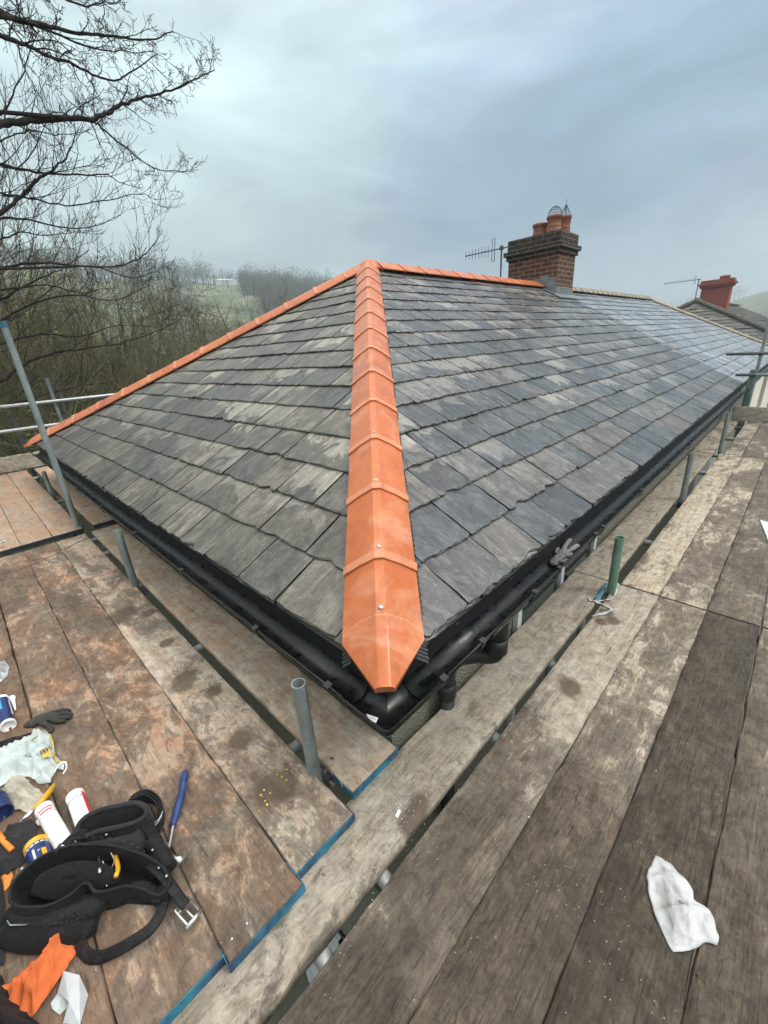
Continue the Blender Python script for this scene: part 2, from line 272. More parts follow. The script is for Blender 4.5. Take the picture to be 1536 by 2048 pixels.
t=MT('white_cloth',.9,0,.15); v=t.coord(); c=t.ramp(t.noise(v,9,6,.7,.8),[(.46,(.46,.47,.48)),(.66,(.24,.24,.235))]); t.col(c); t.bump(t.noise(v,300,2),.2,.001); M['cloth']=t.m
def film(name,c,tr,rough=.2):
    t=MT(name,rough,0,.6); f=t.noise(t.coord(),7,5,.6); t.col(t.ramp(f,[(.3,tuple(x*.75 for x in c)),(.7,c)])); t.b.inputs['Transmission Weight'].default_value=tr; t.b.inputs['IOR'].default_value=1.05; return t.m
M['clear']=film('clear_polythene',(.72,.80,.80),.35,.25); M['orangebag']=film('orange_polythene',(.78,.20,.07),.15,.28)
M['yellow']=simple('yellow_plastic',(.62,.34,.02),.4,0,.25,20); M['red']=simple('red_label',(.62,.03,.06),.35,0,.1); M['navy']=simple('navy_plastic',(.012,.025,.11),.35,0,.3,20)
M['bluegrip']=simple('blue_grip',(.02,.045,.16),.5,0,.4,40,.2); M['paper']=simple('white_card',(.50,.52,.55),.8,0,.12,20); M['labelgrey']=simple('grey_print',(.33,.33,.34),.6,0,.1)
M['whitep']=simple('white_plastic',(.78,.78,.77),.35,0,.06); M['orange']=simple('orange_plastic',(.75,.22,.03),.45,0,.2); M['lblue']=simple('pale_blue_strap',(.07,.19,.26),.6,0,.2,30)
M['yelpaint']=simple('yellow_paint',(.50,.37,.07),.7,0,.2,60); M['skyblue']=simple('blue_print',(.05,.30,.55),.4)
# ------------------------------------------------------------------ mesh builder
class MB:
    def __init__(s): s.v=[]; s.f=[]; s.mi=[]; s.uv=[]; s.rn=[]; s.ed=[]; s.hasuv=False
    def vert(s,p): s.v.append(tuple(p)); return len(s.v)-1
    def face(s,idx,mi=0,uv=None,rn=0.,ed=0.):
        s.f.append(tuple(idx)); s.mi.append(mi); s.rn.append(rn); s.ed.append(ed)
        if uv: s.hasuv=True; s.uv.append(uv)
        else: s.uv.append([(0,0)]*len(idx))
    def box(s,x0,x1,y0,y1,z0,z1,mi=0,mat=None,uv=False):
        P=[Vector((x,y,z)) for z in (z0,z1) for y in (y0,y1) for x in (x0,x1)]
        if mat: P=[mat@p for p in P]
        b=len(s.v); s.v.extend(tuple(p) for p in P)
        for q in ((0,2,3,1),(4,5,7,6),(0,1,5,4),(2,6,7,3),(1,3,7,5),(0,4,6,2)):
            u=None
            if uv:
                ax=abs((P[q[1]]-P[q[0]]).cross(P[q[2]]-P[q[1]]).normalized().x); 
                u=[(P[i].y if ax>.7 else P[i].x,P[i].z) for i in q]
            s.face([b+i for i in q],mi,u)
    def tube(s,path,rad,n=8,cap=True,mi=0,flat=None,up=None):
        path=[Vector(p) for p in path]; L=len(path); rings=[]
        if not isinstance(rad,(list,tuple)): rad=[rad]*L
        pa=None
        for i,p in enumerate(path):
            d=(path[min(i+1,L-1)]-path[max(i-1,0)])
            if d.length<1e-9: d=Vector((0,0,1))
            d.normalize()
            if up is not None: a=d.cross(Vector(up)); a=a if a.length>1e-4 else d.orthogonal(); a.normalize()
            elif pa is None: a=d.orthogonal().normalized()
            else:
                a=pa-d*pa.dot(d); a=a if a.length>1e-5 else d.orthogonal(); a.normalize()
            pa=a; b=d.cross(a); r=rad[i]; fl=flat or 1.
            rings.append([s.vert(p+a*(math.cos(2*PI*k/n)*r)+b*(math.sin(2*PI*k/n)*r*fl)) for k in range(n)])
        for i in range(L-1):
            for k in range(n):
                k2=(k+1)%n; s.face((rings[i][k],rings[i][k2],rings[i+1][k2],rings[i+1][k]),mi)
        if cap and n>2: s.face(rings[0][::-1],mi); s.face(rings[-1],mi)
        return rings
    def hollow(s,a,b,ro,ri,n=20):
        a,b=Vector(a),Vector(b); d=(b-a).normalized(); u=d.orthogonal().normalized(); w_=d.cross(u)
        R4=[[s.vert(p+u*(math.cos(2*PI*k/n)*r)+w_*(math.sin(2*PI*k/n)*r)) for k in range(n)] for p,r in ((a,ri),(a,ro),(b,ro),(b,ri))]
        for q in range(4):
            A,B=R4[q],R4[(q+1)%4]
            for k in range(n): s.face((A[k],A[(k+1)%n],B[(k+1)%n],B[k]))
    def grid(s,P,mi=0,close=False):
        nr,nc=len(P),len(P[0]); I=[[s.vert(p) for p in row] for row in P]
        for i in range(nr-1):
            for j in range(nc if close else nc-1):
                s.face((I[i][j],I[i][(j+1)%nc],I[i+1][(j+1)%nc],I[i+1][j]),mi)
        return I
    def lathe(s,prof,n=24,c=(0,0,0),ax=None,mi=0):
        c=Vector(c); q=Vector(ax).normalized().to_track_quat('Z','Y') if ax is not None else None
        P=[]
        for r,z in prof:
            row=[]
            for k in range(n):
                p=Vector((math.cos(2*PI*k/n)*r,math.sin(2*PI*k/n)*r,z)); p=(q@p if q else p)+c; row.append(p)
            P.append(row)
        s.grid(P,mi,True)
    def build(s,name,mats,parent=None,smooth=False,loc=None,solid=0):
        me=bpy.data.meshes.new(name); me.from_pydata(s.v,[],s.f)
        for m in (mats if isinstance(mats,(list,tuple)) else [mats]): me.materials.append(M[m] if isinstance(m,str) else m)
        me.polygons.foreach_set('material_index',s.mi)
        if s.hasuv:
            u=me.uv_layers.new(name='uv'); u.data.foreach_set('uv',[c for f in s.uv for p in f for c in p])
        if any(s.rn): me.attributes.new('rnd','FLOAT','FACE').data.foreach_set('value',s.rn)
        if any(s.ed): me.attributes.new('edge','FLOAT','FACE').data.foreach_set('value',s.ed)
        if smooth: me.polygons.foreach_set('use_smooth',[True]*len(s.f))
        me.update()
        o=bpy.data.objects.new(name,me); COL.objects.link(o)
        if parent is not None: o.parent=parent
        if smooth=='auto':
            pass
        if solid:
            md=o.modifiers.new('solid','SOLIDIFY'); md.thickness=solid; md.offset=0
        return o
def tag(o,label=None,cat=None,group=None,kind=None):
    if label: o['label']=label
    if cat: o['category']=cat
    if group: o['group']=group
    if kind: o['kind']=kind
    return o
def empty(name,loc,label,cat,group=None,rz=0):
    o=bpy.data.objects.new(name,None); COL.objects.link(o); o.location=loc; o.rotation_euler=(0,0,rz); o.empty_display_size=.1
    return tag(o,label,cat,group)
def dup(root,loc=None,rz=None,label=None,scale=None):
    r=root.copy(); COL.objects.link(r)
    if loc is not None: r.location=loc
    if rz is not None: r.rotation_euler=(0,0,rz)
    if scale is not None: r.scale=scale
    if label: r['label']=label
    for ch in list(root.children):
        c=ch.copy(); COL.objects.link(c); c.parent=r
        for g in ch.children:
            d=g.copy(); COL.objects.link(d); d.parent=c
    return r
def smooth_edges(o,ang=40):
    o.data.polygons.foreach_set('use_smooth',[True]*len(o.data.polygons))
    o.data.set_sharp_from_angle(angle=R(ang)); return o
def nv(p,sc,seed=0): return noise.noise(Vector(p)*sc+Vector((seed*13.7,seed*7.1,seed*3.3)))
def cat(pts,n=6):
    P=[Vector(p) for p in pts]; P=[P[0]*2-P[1]]+P+[P[-1]*2-P[-2]]; o=[]
    for i in range(1,len(P)-2):
        for k in range(n):
            t_=k/n; a,b,c,d=P[i-1:i+3]
            o.append(.5*((2*b)+(c-a)*t_+(2*a-5*b+4*c-d)*t_*t_+(3*b-a-3*c+d)*t_**3))
    o.append(P[-2]); return o
# ------------------------------------------------------------------ terrain
GZ=-5.2
def crest(az):  # elevation (deg) of the skyline hill by azimuth
    K=[(-60,3.0),(0,3.2),(12,1.4),(25,2.4),(40,4.5),(50,6.6),(56,7.4),(63,8.1),(70,8.5),(82,9.3),(120,9),(200,5)]
    for (a,x),(b,y) in zip(K,K[1:]):
        if a<=az<=b: t_=(az-a)/(b-a); t_=t_*t_*(3-2*t_); return x+(y-x)*t_
    return 3.
def RC(az): return 560 if az<14 else 380 if az<20 else (380-(az-20)*4. if az<45 else 280)
def hgt(x,y):
    r=math.hypot(x,y); az=math.degrees(math.atan2(y,x)); 
    if az<-60 or az>200: cz=8
    else: cz=math.tan(R(crest(az)))*RC(az)+.9
    rc=RC(az)
    ld=max(0,min(1,(y-11)/8)) if True else 0
    valley=-12.
    near=GZ+(valley-GZ)*max(0,min(1,(max(r,0)-(14 if y>8 else 60))/45))
    if r<70: z=near
    else:
        t_=min(1,(r-70)/(rc-70)); s_=t_*t_*(3-2*t_)*.45+t_*.55; z=near+(cz-near)*s_
        if r>rc: z=cz-(r-rc)*.03
    if r>16: z+=nv((x,y,0),.03)*min(2.2,(r-16)*.05)
    return z
mb=MB(); P=[]
rr=[0,6,10,14,18,23,28,34,40,48,56,66,78,92,108,126,146,168,192,220,250,270,290,330,370,400,460,560,700]
for r in rr: P.append([(r*math.cos(2*PI*k/180),r*math.sin(2*PI*k/180),hgt(r*math.cos(2*PI*k/180),r*math.sin(2*PI*k/180))) for k in range(180)])
mb.grid(P,0,True); tag(mb.build('ground','ground',smooth=True),kind='structure')
mb=MB(); mb.box(-6,24,-9,9.5,GZ,GZ+.03); tag(mb.build('paved_path','paving'),kind='structure')
# ------------------------------------------------------------------ house
house=empty('house',(0,0,GZ),'large hipped slate roof house with orange hip tiles in the centre','house')
def hp(o):  # parent to house keeping world coordinates
    o.parent=house; o.location=o.location-Vector((0,0,GZ)); return o
XE=18.5; XP=8.32
G=.233
def slates(O,U,V,N,u0f,u1f,vmax,rng,seg,seed,wid=(.255,.35),courses=None,inside=None):
    """courses of individual slates on the plane through O; U along the eave, V up the slope"""
    rnd=random.Random(seed); mb=MB(); O,U,V,N=map(Vector,(O,U,V,N))
    nc=int(vmax/G)+1
    for c in range(-1,nc):
        vt=c*G if c>=0 else -.004
        a=u0f(max(0,vt))-.05; b=u1f(max(0,vt))+.05; u=a-rnd.random()*.25
        wavy=rnd.random()*50
        while u<b:
            wd=rnd.uniform(*wid); ua,ub=u+.0030+rnd.random()*.0060,u+wd-.0022; u+=wd
            if ub<a: continue
            far=ua>7 or (ua>4.5)
            nb=3 if ua>9 else (6 if far else seg)
            dv=rnd.gauss(0,.0026)+.005*noise.noise(Vector((ua*.8,c*3.1,wavy))); lift=.014+rnd.random()*.006; sk=rnd.gauss(0,.003)
            L=G*1.22; vt2=vt+dv
            def zz(v,uu): return (lift*(1-(v-vt2)/L)+.0028)+(.0015*math.sin(uu*9+c))
            if c==-1: lift*=.2
            tails=[]; inn=[]; chip=rnd.random()<.22; cx=rnd.random(); deep=rnd.uniform(.008,.028)
            for k in range(nb+1):
                f=k/nb; uu=ua+(ub-ua)*f
                j=rnd.gauss(0,.0019)+(deep*max(0,1-abs(f-cx)*5) if chip else 0)
                if k in(0,nb): j=abs(rnd.gauss(0,.004))
                v_=vt2+j+sk*(f-.5); tails.append((uu,v_)); inn.append((uu+rnd.gauss(0,.001),v_+.0045+.0035*math.sin(k*1.3+cx*9)+rnd.uniform(-.0015,.0025)))
            ns=2 if far else 5
            lft=[(ua+rnd.gauss(0,.0015),vt2+L*(k/ns)) for k in range(1,ns+1)]
            rgt=[(ub+rnd.gauss(0,.0015),vt2+L*(k/ns)) for k in range(1,ns+1)]
            ring=inn+rgt+lft[::-1]
            # clip by hip lines
            def clip(poly,fn):
                o=[]; 
                for i in range(len(poly)):
                    p,q=poly[i],poly[(i+1)%len(poly)]; dp,dq=fn(p),fn(q)
                    if dp>=0: o.append(p)
                    if (dp>=0)!=(dq>=0):
                        t_=dp/(dp-dq); o.append((p[0]+(q[0]-p[0])*t_,p[1]+(q[1]-p[1])*t_))
                return o
            f0=lambda p:p[0]-u0f(p[1]); f1=lambda p:u1f(p[1])-p[0]; f2=lambda p:vmax-p[1]
            cut=any(min(f0(p),f1(p),f2(p))<0 for p in ring)
            pol=ring
            if cut:
                for fn in (f0,f1,f2):
                    pol=clip(pol,fn)
                    if len(pol)<3: break
                if len(pol)<3: continue
            if inside and not inside(sum(p[0] for p in pol)/len(pol),sum(p[1] for p in pol)/len(pol)): continue
            rn=rnd.random()*.98+.01
            def W3(p,dz=0): return O+U*p[0]+V*p[1]+N*(zz(p[1],p[0])+dz)
            idx=[mb.vert(W3(p)) for p in pol]
            mb.face(idx,0,[(p[0]-ua,p[1]-vt2) for p in pol],rn,0.)
            # chipped bevel + tail wall
            tt=[(p,q) for p,q in zip(tails,inn) if min(f0(p),f1(p))>=-.0 and p[1]<=vmax]
            if len(tt)>1:
                A=[mb.vert(W3(q)) for p,q in tt]; B=[mb.vert(W3(p,-.0035-.002*rnd.random())) for p,q in tt]; C=[mb.vert(W3(p,-.013)) for p,q in tt]
                for k in range(len(tt)-1):
                    e_=rnd.choice((.2,.55,.8,1.))
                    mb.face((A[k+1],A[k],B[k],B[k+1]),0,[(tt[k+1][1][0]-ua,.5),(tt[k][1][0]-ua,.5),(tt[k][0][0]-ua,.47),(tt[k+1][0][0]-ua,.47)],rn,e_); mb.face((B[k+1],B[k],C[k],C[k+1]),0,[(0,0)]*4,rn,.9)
            # side walls of the slate
            if not far:
                for sd_,sg in ((lft,ua),(rgt,ub)):
                    s2=[(sg,vt2+.006)]+sd_
                    s2=[p for p in s2 if min(f0(p),f1(p),f2(p))>=0]
                    if len(s2)<2: continue
                    A=[mb.vert(W3(p)) for p in s2]; B=[mb.vert(W3(p,-.006)) for p in s2]
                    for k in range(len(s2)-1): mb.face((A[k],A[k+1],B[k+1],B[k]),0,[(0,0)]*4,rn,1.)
    return mb
VM=math.hypot(W,H)
# south (right) slope: u=x, v up slope, plan y = v*CG
mbx=slates((0,0,0),(1,0,0),(0,CG,SG),(0,-SG,CG),lambda v:v*CG,lambda v:XP,VM,1,14,3,(.24,.36))
hp(mbx.build('slate_roof',['slate_new']))['label']='newly laid weathered grey slates right of the orange hip'
mbx=slates((0,0,0),(1,0,0),(0,CG,SG),(0,-SG,CG),lambda v:XP,lambda v:XE-v*CG,VM,1,6,5,(.25,.31))
for i,p in enumerate(mbx.v): mbx.v[i]=(p[0],p[1]+.01,p[2]-.012)
hp(mbx.build('slate_roof',['slate_old']))['label']='paler blue grey slates of the attached half'
# west (left) slope: u = y, plan x = v*CG
mbx=slates((0,2*W,0),(0,-1,0),(CG,0,SG),(-SG,0,CG),lambda v:v*CG,lambda v:2*W-v*CG,VM,1,14,9,(.24,.40))
hp(mbx.build('slate_roof',['slate_hip']))['label']='brownish grey slates of the hip end on the left'
# underlay solid so nothing shows through, plus back slopes
mb=MB()
c4=[(0,0,-.012),(XE,0,-.012),(XE,2*W,-.012),(0,2*W,-.012)]; a1=(W,W,H-.012); a2=(XE-W,W,H-.012)
I=[mb.vert(p) for p in c4]+[mb.vert(a1),mb.vert(a2)]
for f in ((0,1,5,4),(1,2,5),(2,3,4,5),(3,0,4)): mb.face(f)
hp(mb.build('roof_underlay','blackm'))
# walls, fascia, soffit
WO=.17
mb=MB(); mb.box(WO,XE-WO,WO,2*W-WO,GZ,-.13); hp(mb.build('wall','dash'))
mb=MB()
for a,b,c,d in ((.02,XE-.02,.02,.04),(.02,XE-.02,2*W-.04,2*W-.02),(.02,.04,.042,2*W-.042),(XE-.04,XE-.02,.042,2*W-.042)): mb.box(a,b,c,d,-.16,-.016)
mb.box(.041,XE-.041,.041,2*W-.041,-.15,-.135)
hp(mb.build('fascia','blackm'))
# windows in the wall below the eaves on both faces
def window(face,u0,u1,z0,z1):
    fr=MB(); 
    def bx(m,a,b,c,d,dep0,dep1):
        if face=='s': m.box(a,b,WO-dep1,WO-dep0,c,d)
        else: m.box(WO-dep1,WO-dep0,a,b,c,d)
    t_=.045; bx(fr,u0,u1,z1-t_,z1,.002,.03); bx(fr,u0,u1,z0,z0+t_,.002,.03); bx(fr,u0,u0+t_,z0+t_,z1-t_,.002,.03); bx(fr,u1-t_,u1,z0+t_,z1-t_,.002,.03)
    um=(u0+u1)/2; bx(fr,um-.022,um+.022,z0+t_,z1-t_,.002,.028)
    f=hp(fr.build('window','white')); g=MB(); bx(g,u0+t_,u1-t_,z0+t_,z1-t_,.003,.008); p=g.build('pane','glass'); p.parent=f
    s_=MB(); bx(s_,u0-.05,u1+.05,z0-.06,z0,.002,.07); q=s_.build('sill','white'); q.parent=f
window('s',1.15,2.35,-1.55,-.25); 
def door(face,u0,u1,z0,z1):
    d=MB(); f=lambda m,a,b,c,e,p,q: m.box(a,b,WO-q,WO-p,c,e) if face=='s' else m.box(WO-q,WO-p,a,b,c,e)
    f(d,u0,u1,z0,z1,.002,.03); o=hp(d.build('door','white')); g=MB()
    for a,b,c,e in ((u0,u0+.08,z0,z1+.08),(u1-.08,u1,z0,z1+.08),(u0,u1,z1,z1+.08)): f(g,a,b,c,e,.031,.06)
    f(g,u0+.2,u1-.2,z0+.2,z1-.9,.031,.04); q=g.build('door_frame','white'); q.parent=o
door('w',.75,1.65,GZ+.05,-3.1); door('s',6.4,9.2,GZ+.05,-1.05)
# ---------------- hip and ridge tiles
def hip_tile(L,collar=True,first=False):
    """local: x up the hip from the lower end, y lateral, z up (normal)."""
    mb=MB()
    def prof(o=0,wd=.13):
        return [(-wd-o*.3,-.012),(-wd-o*.6,-.002+o),(-.075,.044+o),(-.021,.079+o),(-.016,.082+o),(.016,.082+o),(.021,.079+o),(.075,.044+o),(wd+o*.6,-.002+o),(wd+o*.3,-.012)]
    def ring(x,o,wd=.13): return [(x,y,z) for y,z in prof(o,wd)]
    rows=[]
    if first:
        # starter tile with a pointed block end
        tip=[(-.135,y,z) for y,z in ((-.029,.010),(-.028,.030),(-.024,.038),(-.018,.042),(-.014,.043),(.014,.043),(.018,.042),(.024,.038),(.028,.030),(.029,.010))]
        cx_=[.030,.028,.034,.030,.030,.030,.030,.034,.028,.030]
        mid=[(x,y,z-(0 if abs(y)>.1 else .004)) for x,(y,z) in zip(cx_,prof(0))]
        rows=[tip,mid,[(.052 if abs(b)>.1 else .075,b,c+.002) for a,b,c in mid],[(.056 if abs(b)>.1 else .079,b,c+.003) for a,b,c in mid],ring(L*.6,0),ring(L,0),ring(L+.05,-.004)]
        eds=[0,.25,1.,.1,0,0]
        I=[[mb.vert(p) for p in r] for r in rows]
        for i in range(len(I)-1):
            for j in range(9): mb.face((I[i][j],I[i][j+1],I[i+1][j+1],I[i+1][j]),0,None,0,eds[i])
        mb.face(I[0][::-1],0,None,0,.3)
        mb.face((I[0][0],I[1][0],I[1][9],I[0][9]))
    else:
        rows=[ring(0,-.010,.126),ring(0,.007),ring(.002,.009),ring(.036,.009),ring(.042,.001),ring(L*.5,0),ring(L,0),ring(L+.06,-.006)]
        eds=[.0,.9,.75,.5,0,0,0]
        I=[[mb.vert(p) for p in r] for r in rows]
        for i in range(len(I)-1):
            for j in range(9): mb.face((I[i][j],I[i][j+1],I[i+1][j+1],I[i+1][j]),0,None,0,eds[i])
        u=[mb.vert((.0,y,z-.03)) for y,z in prof(-.01)]
        for j in range(9): mb.face((u[j],u[j+1],I[0][j+1],I[0][j]),0,None,0,0)
    return mb
def screw(x,z):
    s_=MB(); s_.lathe([(0,.006),(.0035,.006),(.0045,.0045),(.0070,.0035),(.008,.001),(.008,-.004)],14,(x,0,z)); s_.lathe([(0,.0065),(.002,.0065),(.002,.003)],6,(x,0,z)); return s_
def frame(o,x,n):
    x=Vector(x).normalized(); n=Vector(n); n=(n-x*n.dot(x)).normalized(); y=n.cross(x); m=Matrix((x,y,n)).transposed().to_4x4(); m.translation=Vector(o)-Vector((0,0,GZ)); return m
SC=math.sqrt(1+T*T/2)   # slope length per plan-s
def run(name,org,pd,count,s0,gauge,slope,first,cut=1.):
    """org plan origin, pd unit plan direction, slope dz/ds"""
    ax=Vector((pd[0],pd[1],slope)); k=ax.length; me=hip_tile(gauge*k); mesh=None
    for i in range(count):
        s_=s0+gauge*i
        pos=Vector(org)+Vector((pd[0],pd[1],0))*s_+Vector((0,0,slope*s_))
        if i==0 and first:
            f=hip_tile(gauge*k*.78,first=True); o=f.build(name,'terra'); pos=Vector(org)+Vector((pd[0],pd[1],0))*(s0+gauge-gauge*.78)+Vector((0,0,slope*(s0+gauge-gauge*.78)))
        else:
            if mesh is None: o=me.build(name,'terra'); mesh=o.data
            else: o=bpy.data.objects.new(name,mesh); COL.objects.link(o)
        smooth_edges(o,25) if o.data.users==1 else None
        o.parent=house; o.matrix_local=frame(pos,ax,(0,0,1))@Matrix.Rotation(random.gauss(0,.004),4,'X')@Matrix.Diagonal((cut if i==count-1 else 1,1,1,1))
        if i<6 and name=='hip_tile':
            sc_=screw(.062 if not(i==0 and first) else .10,.084 if (i==0 and first) else .083).build('screw','steel'); sc_.parent=o
t2=T/2**.5; dg=1/2**.5
run('hip_tile',(0,0,0),(dg,dg),13,-.001,.3585,t2,True,.80)
run('hip_tile',(0,2*W,0),(dg,-dg),13,-.09,.3705,t2,True,.62)
run('ridge_tile',(W+.1,W,H-.0),(1,0),11,.02,.395,0,False)
mb=MB();  # junction cap on the apex
mb.lathe([(0,.105),(.05,.100),(.09,.075),(.13,.03),(.14,.0)],24); o=mb.build('apex_cap','terra',smooth=True); o.parent=house; o.location=(W+.02,W,H-.01-GZ)
# dry-fix comb strip along both sides of the near hip
for sd_ in (-1,1):
    mb=MB()
    for i in range(330):
        s_=.06+i*.0125; 
        if s_>4.1: break
        lat=(.136 if sd_>0 else .129)+.003*((i%2)); p0=Vector((dg*s_,dg*s_,t2*s_))+Vector((dg,-dg,0))*sd_*.10; z_=-.0
        p1=Vector((dg*s_,dg*s_,t2*s_))+Vector((dg,-dg,0))*sd_*(lat+.000); p0.z-=.10*.384*1-.024; p1.z-=(lat+.01)*.384-.020
        d=Vector((dg,dg,t2))*.0045; mb.face([mb.vert(q) for q in (p0-d,p1-d,p1+d,p0+d)])
    o=mb.build('comb_strip','blackm',solid=.003); hp(o)
# old ridge (attached half) and far hip
def oldrun(a,b,n,mat,r=.12,name='ridge_tile',lab=None):
    a,b=Vector(a),Vector(b); L=(b-a).length/n
    mesh=None; obs=[]
    for i in range(n):
        if mesh is None:
            mb=MB(); rows=[]
            for x,rr_ in ((0,r*1.08),(.03,r*1.08),(.035,r),(L*.98,r*.97)):
                rows.append([(x,math.cos(PI*k/10)*rr_,math.sin(PI*k/10)*rr_*.75-.02) for k in range(11)])
            mb.grid(rows); mb.face(list(range(11))[::-1]); o=mb.build(name,mat); smooth_edges(o,40); mesh=o.data
        else: o=bpy.data.objects.new(name,mesh); COL.objects.link(o)
        o.matrix_world=frame(a+(b-a)*(i/n)+Vector((0,0,GZ)),b-a,(0,0,1))
        obs.append(o)
    return obs
for o in oldrun((8.6,W,H+.0),(XE-W,W,H+.0),20,'ridgeold')+oldrun((XE,0,.0),(XE-W,W,H+.0),12,'ridgeold',.10,'hip_tile'):
    o.parent=house; o.location=o.location+Vector((0,0,-GZ))
# ---------------- gutters
GC=-.030; GR=.056; GZR=-.083
def gutter(face,a,b,rz=0.):
    mb=MB(); n=14; rows=[]
    def pt(u,y,z): return (u,y,z) if face=='s' else (y,u,z)
    prof=[(GC+math.cos(PI*k/n)*GR,GZR-math.sin(PI*k/n)*GR) for k in range(n+1)]
    prof=[(GC+GR,GZR+.012)]+prof+[(GC-GR-.001,GZR+.004),(GC-GR-.004,GZR+.004),(GC-GR-.005,GZR-.004),(GC-GR-.002,GZR-.004)]
    m=max(2,int((b-a)/.4))
    for i in range(m+1):
        u=a+(b-a)*i/m; rows.append([pt(u,y,z+.003*math.sin(u*1.7)) for y,z in prof])
    mb.grid(rows); o=mb.build('gutter','black',smooth=True,solid=.0028); return hp(o)
gs=gutter('s',.10,XP); gw=gutter('w',.10,2*W+.02); gutter('s',XP+.005,XE)
# corner piece
mb=MB()
n=14; prof=[(GC+math.cos(PI*k/n)*GR*1.06,GZR-math.sin(PI*k/n)*GR*1.06-.001) for k in range(n+1)]
prof=prof+[(GC-GR-.006,GZR+.006),(GC-GR-.009,GZR+.006),(GC-GR-.010,GZR-.006)]
def cornerrows(pr_):
    r1=[[(u,y,z) for y,z in pr_] for u in (.155,.06)]; mid=[]
    # mitre with a rounded outer corner
    out_=[]
    for q in (0,.25,.5,.75,1):
        row=[]
        for y,z in pr_:
            if y<GC: # outer half: round the corner a little
                rad=.022*min(1,(GC-y)/GR); cx=cy=y+rad; a_=PI*1.5-q*PI/2
                row.append((cx+math.cos(a_)*rad,cy+math.sin(a_)*rad,z))
            else: row.append((y,y,z))
        out_.append(row)
    return r1+out_+[[(y,u,z) for y,z in pr_] for u in (.06,.155)]
mb.grid(cornerrows(prof)); o=hp(mb.build('gutter_corner','black',solid=.003)); smooth_edges(o,38)
def bracket(face,u,parent):
    mb=MB()
    pr_=[(GC+math.cos(PI*k/12)*(GR+.006),GZR-math.sin(PI*k/12)*(GR+.006)) for k in range(13)]
    rows=[]
    for du in (-.013,.013):
        rows.append([((u+du,y,z) if face=='s' else (y,u+du,z)) for y,z in [(.018,GZR+.03)]+pr_+[(GC-GR-.012,GZR+.008),(GC-GR+.006,GZR+.011),(GC-GR+.008,GZR+.003)]])
    mb.grid(rows); o=mb.build('gutter_bracket','blackm',solid=.004); o.parent=parent; return o
for u in (.17,.40,.80,1.05,1.5,1.62,2.35,3.1,3.9,4.8,5.7,6.6,7.5,8.2): bracket('s',u,gs)
for u in (.17,.62,1.35,2.1,2.9,3.7,4.6,5.5,6.3): bracket('w',u,gw)
# running outlet, offset and downpipe
mb=MB()
rows=[]
pr_=[(GC+math.cos(PI*k/12)*(GR+.004),GZR-math.sin(PI*k/12)*(GR+.004)-.001) for k in range(13)]+[(GC-GR-.008,GZR+.006)]
for u in (.47,.475,.74,.745): rows.append([(u,y,z) for y,z in pr_])
mb.grid(rows); o=mb.build('outlet','black',smooth=True,solid=.003); o.parent=gs
mb=MB(); mb.lathe([(.038,.0),(.041,.002),(.041,-.02),(.001,-.021)],24,(.61,GC,GZR-GR+.007)); o=mb.build('outlet_hole','blackm',smooth=True); o.parent=gs
mb=MB(); mb.lathe([(.044,0),(.044,-.05),(.040,-.052),(.040,-.09)],24,(.61,GC,GZR-GR)); 
mb.tube(cat([(.61,GC,-.19),(.61,GC,-.27),(.605,GC+.02,-.315),(.57,.05,-.325),(.50,.105,-.33),(.468,.117,-.37),(.465,.118,-.52)],5),.038,18)
mb.lathe([(.036,.03),(.044,.03),(.044,-.035),(.036,-.035)],20,(.61,GC,-.25)); mb.lathe([(.036,.03),(.042,.03),(.042,-.035),(.036,-.035)],20,(.465,.118,-.47))
mb.tube([(.465,.118,-.5),(.465,.118,GZ+.1)],.034,18)
hp(mb.build('downpipe','blackm',smooth=True))
# sticker in the corner of the gutter
mb=MB(); q=[at(732,1434,-.09),at(757,1444,-.095),at(753,1450,-.088),at(742,1444,-.086)]
q=[at(733,1431,-.092),at(757,1439,-.098),at(752,1449,-.088),at(738,1441,-.086)]
mb.face([mb.vert(p+Vector((0,0,.006))) for p in q]); o=mb.build('sticker','paper',solid=.0006); hp(o); 
mb=MB(); c0=sum(q,Vector())/4
for k in range(3):
    p=c0+(q[1]-q[0])*(.22*(k-1))+Vector((0,0,.0075)); d=(q[3]-q[0])*.25; e_=(q[1]-q[0])*.05; mb.face([mb.vert(x) for x in (p-d-e_,p-d+e_,p+d+e_,p+d-e_)])
s2=mb.build('print','labelgrey',solid=.0004); s2.parent=o
# ---------------- chimney
ch=MB(); CX0,CX1,CY0,CY1=7.78,8.54,2.95,3.93
o0=MB(); o0.box(CX0,CX1,CY0,CY1,1.2,2.30,0,None,True)
chim=hp(o0.build('chimney','brick'))
def cp(mb,name,mat,**k): o=mb.build(name,mat,**k); o.parent=chim; return o
mb=MB(); mb.box(CX0-.035,CX1+.035,CY0-.035,CY1+.035,2.302,2.375,0,None,True); mb.box(CX0-.075,CX1+.075,CY0-.075,CY1+.075,2.377,2.45,0,None,True); mb.box(CX0-.02,CX1+.02,CY0-.02,CY1+.02,2.452,2.64,0,None,True); cp(mb,'corbel','brickd')
mb=MB(); P=[]
for i in range(9):
    row=[]
    for j in range(13):
        x=CX0+(CX1-CX0)*i/8; y=CY0+(CY1-CY0)*j/12; e_=min(i,8-i)/4; f_=min(j,12-j)/3; row.append((x,y,2.642+.055*min(1,e_,f_)+.012*nv((x,y,0),7)))
    P.append(row)
mb.grid(P); cp(mb,'flaunching','mortar',smooth=True)
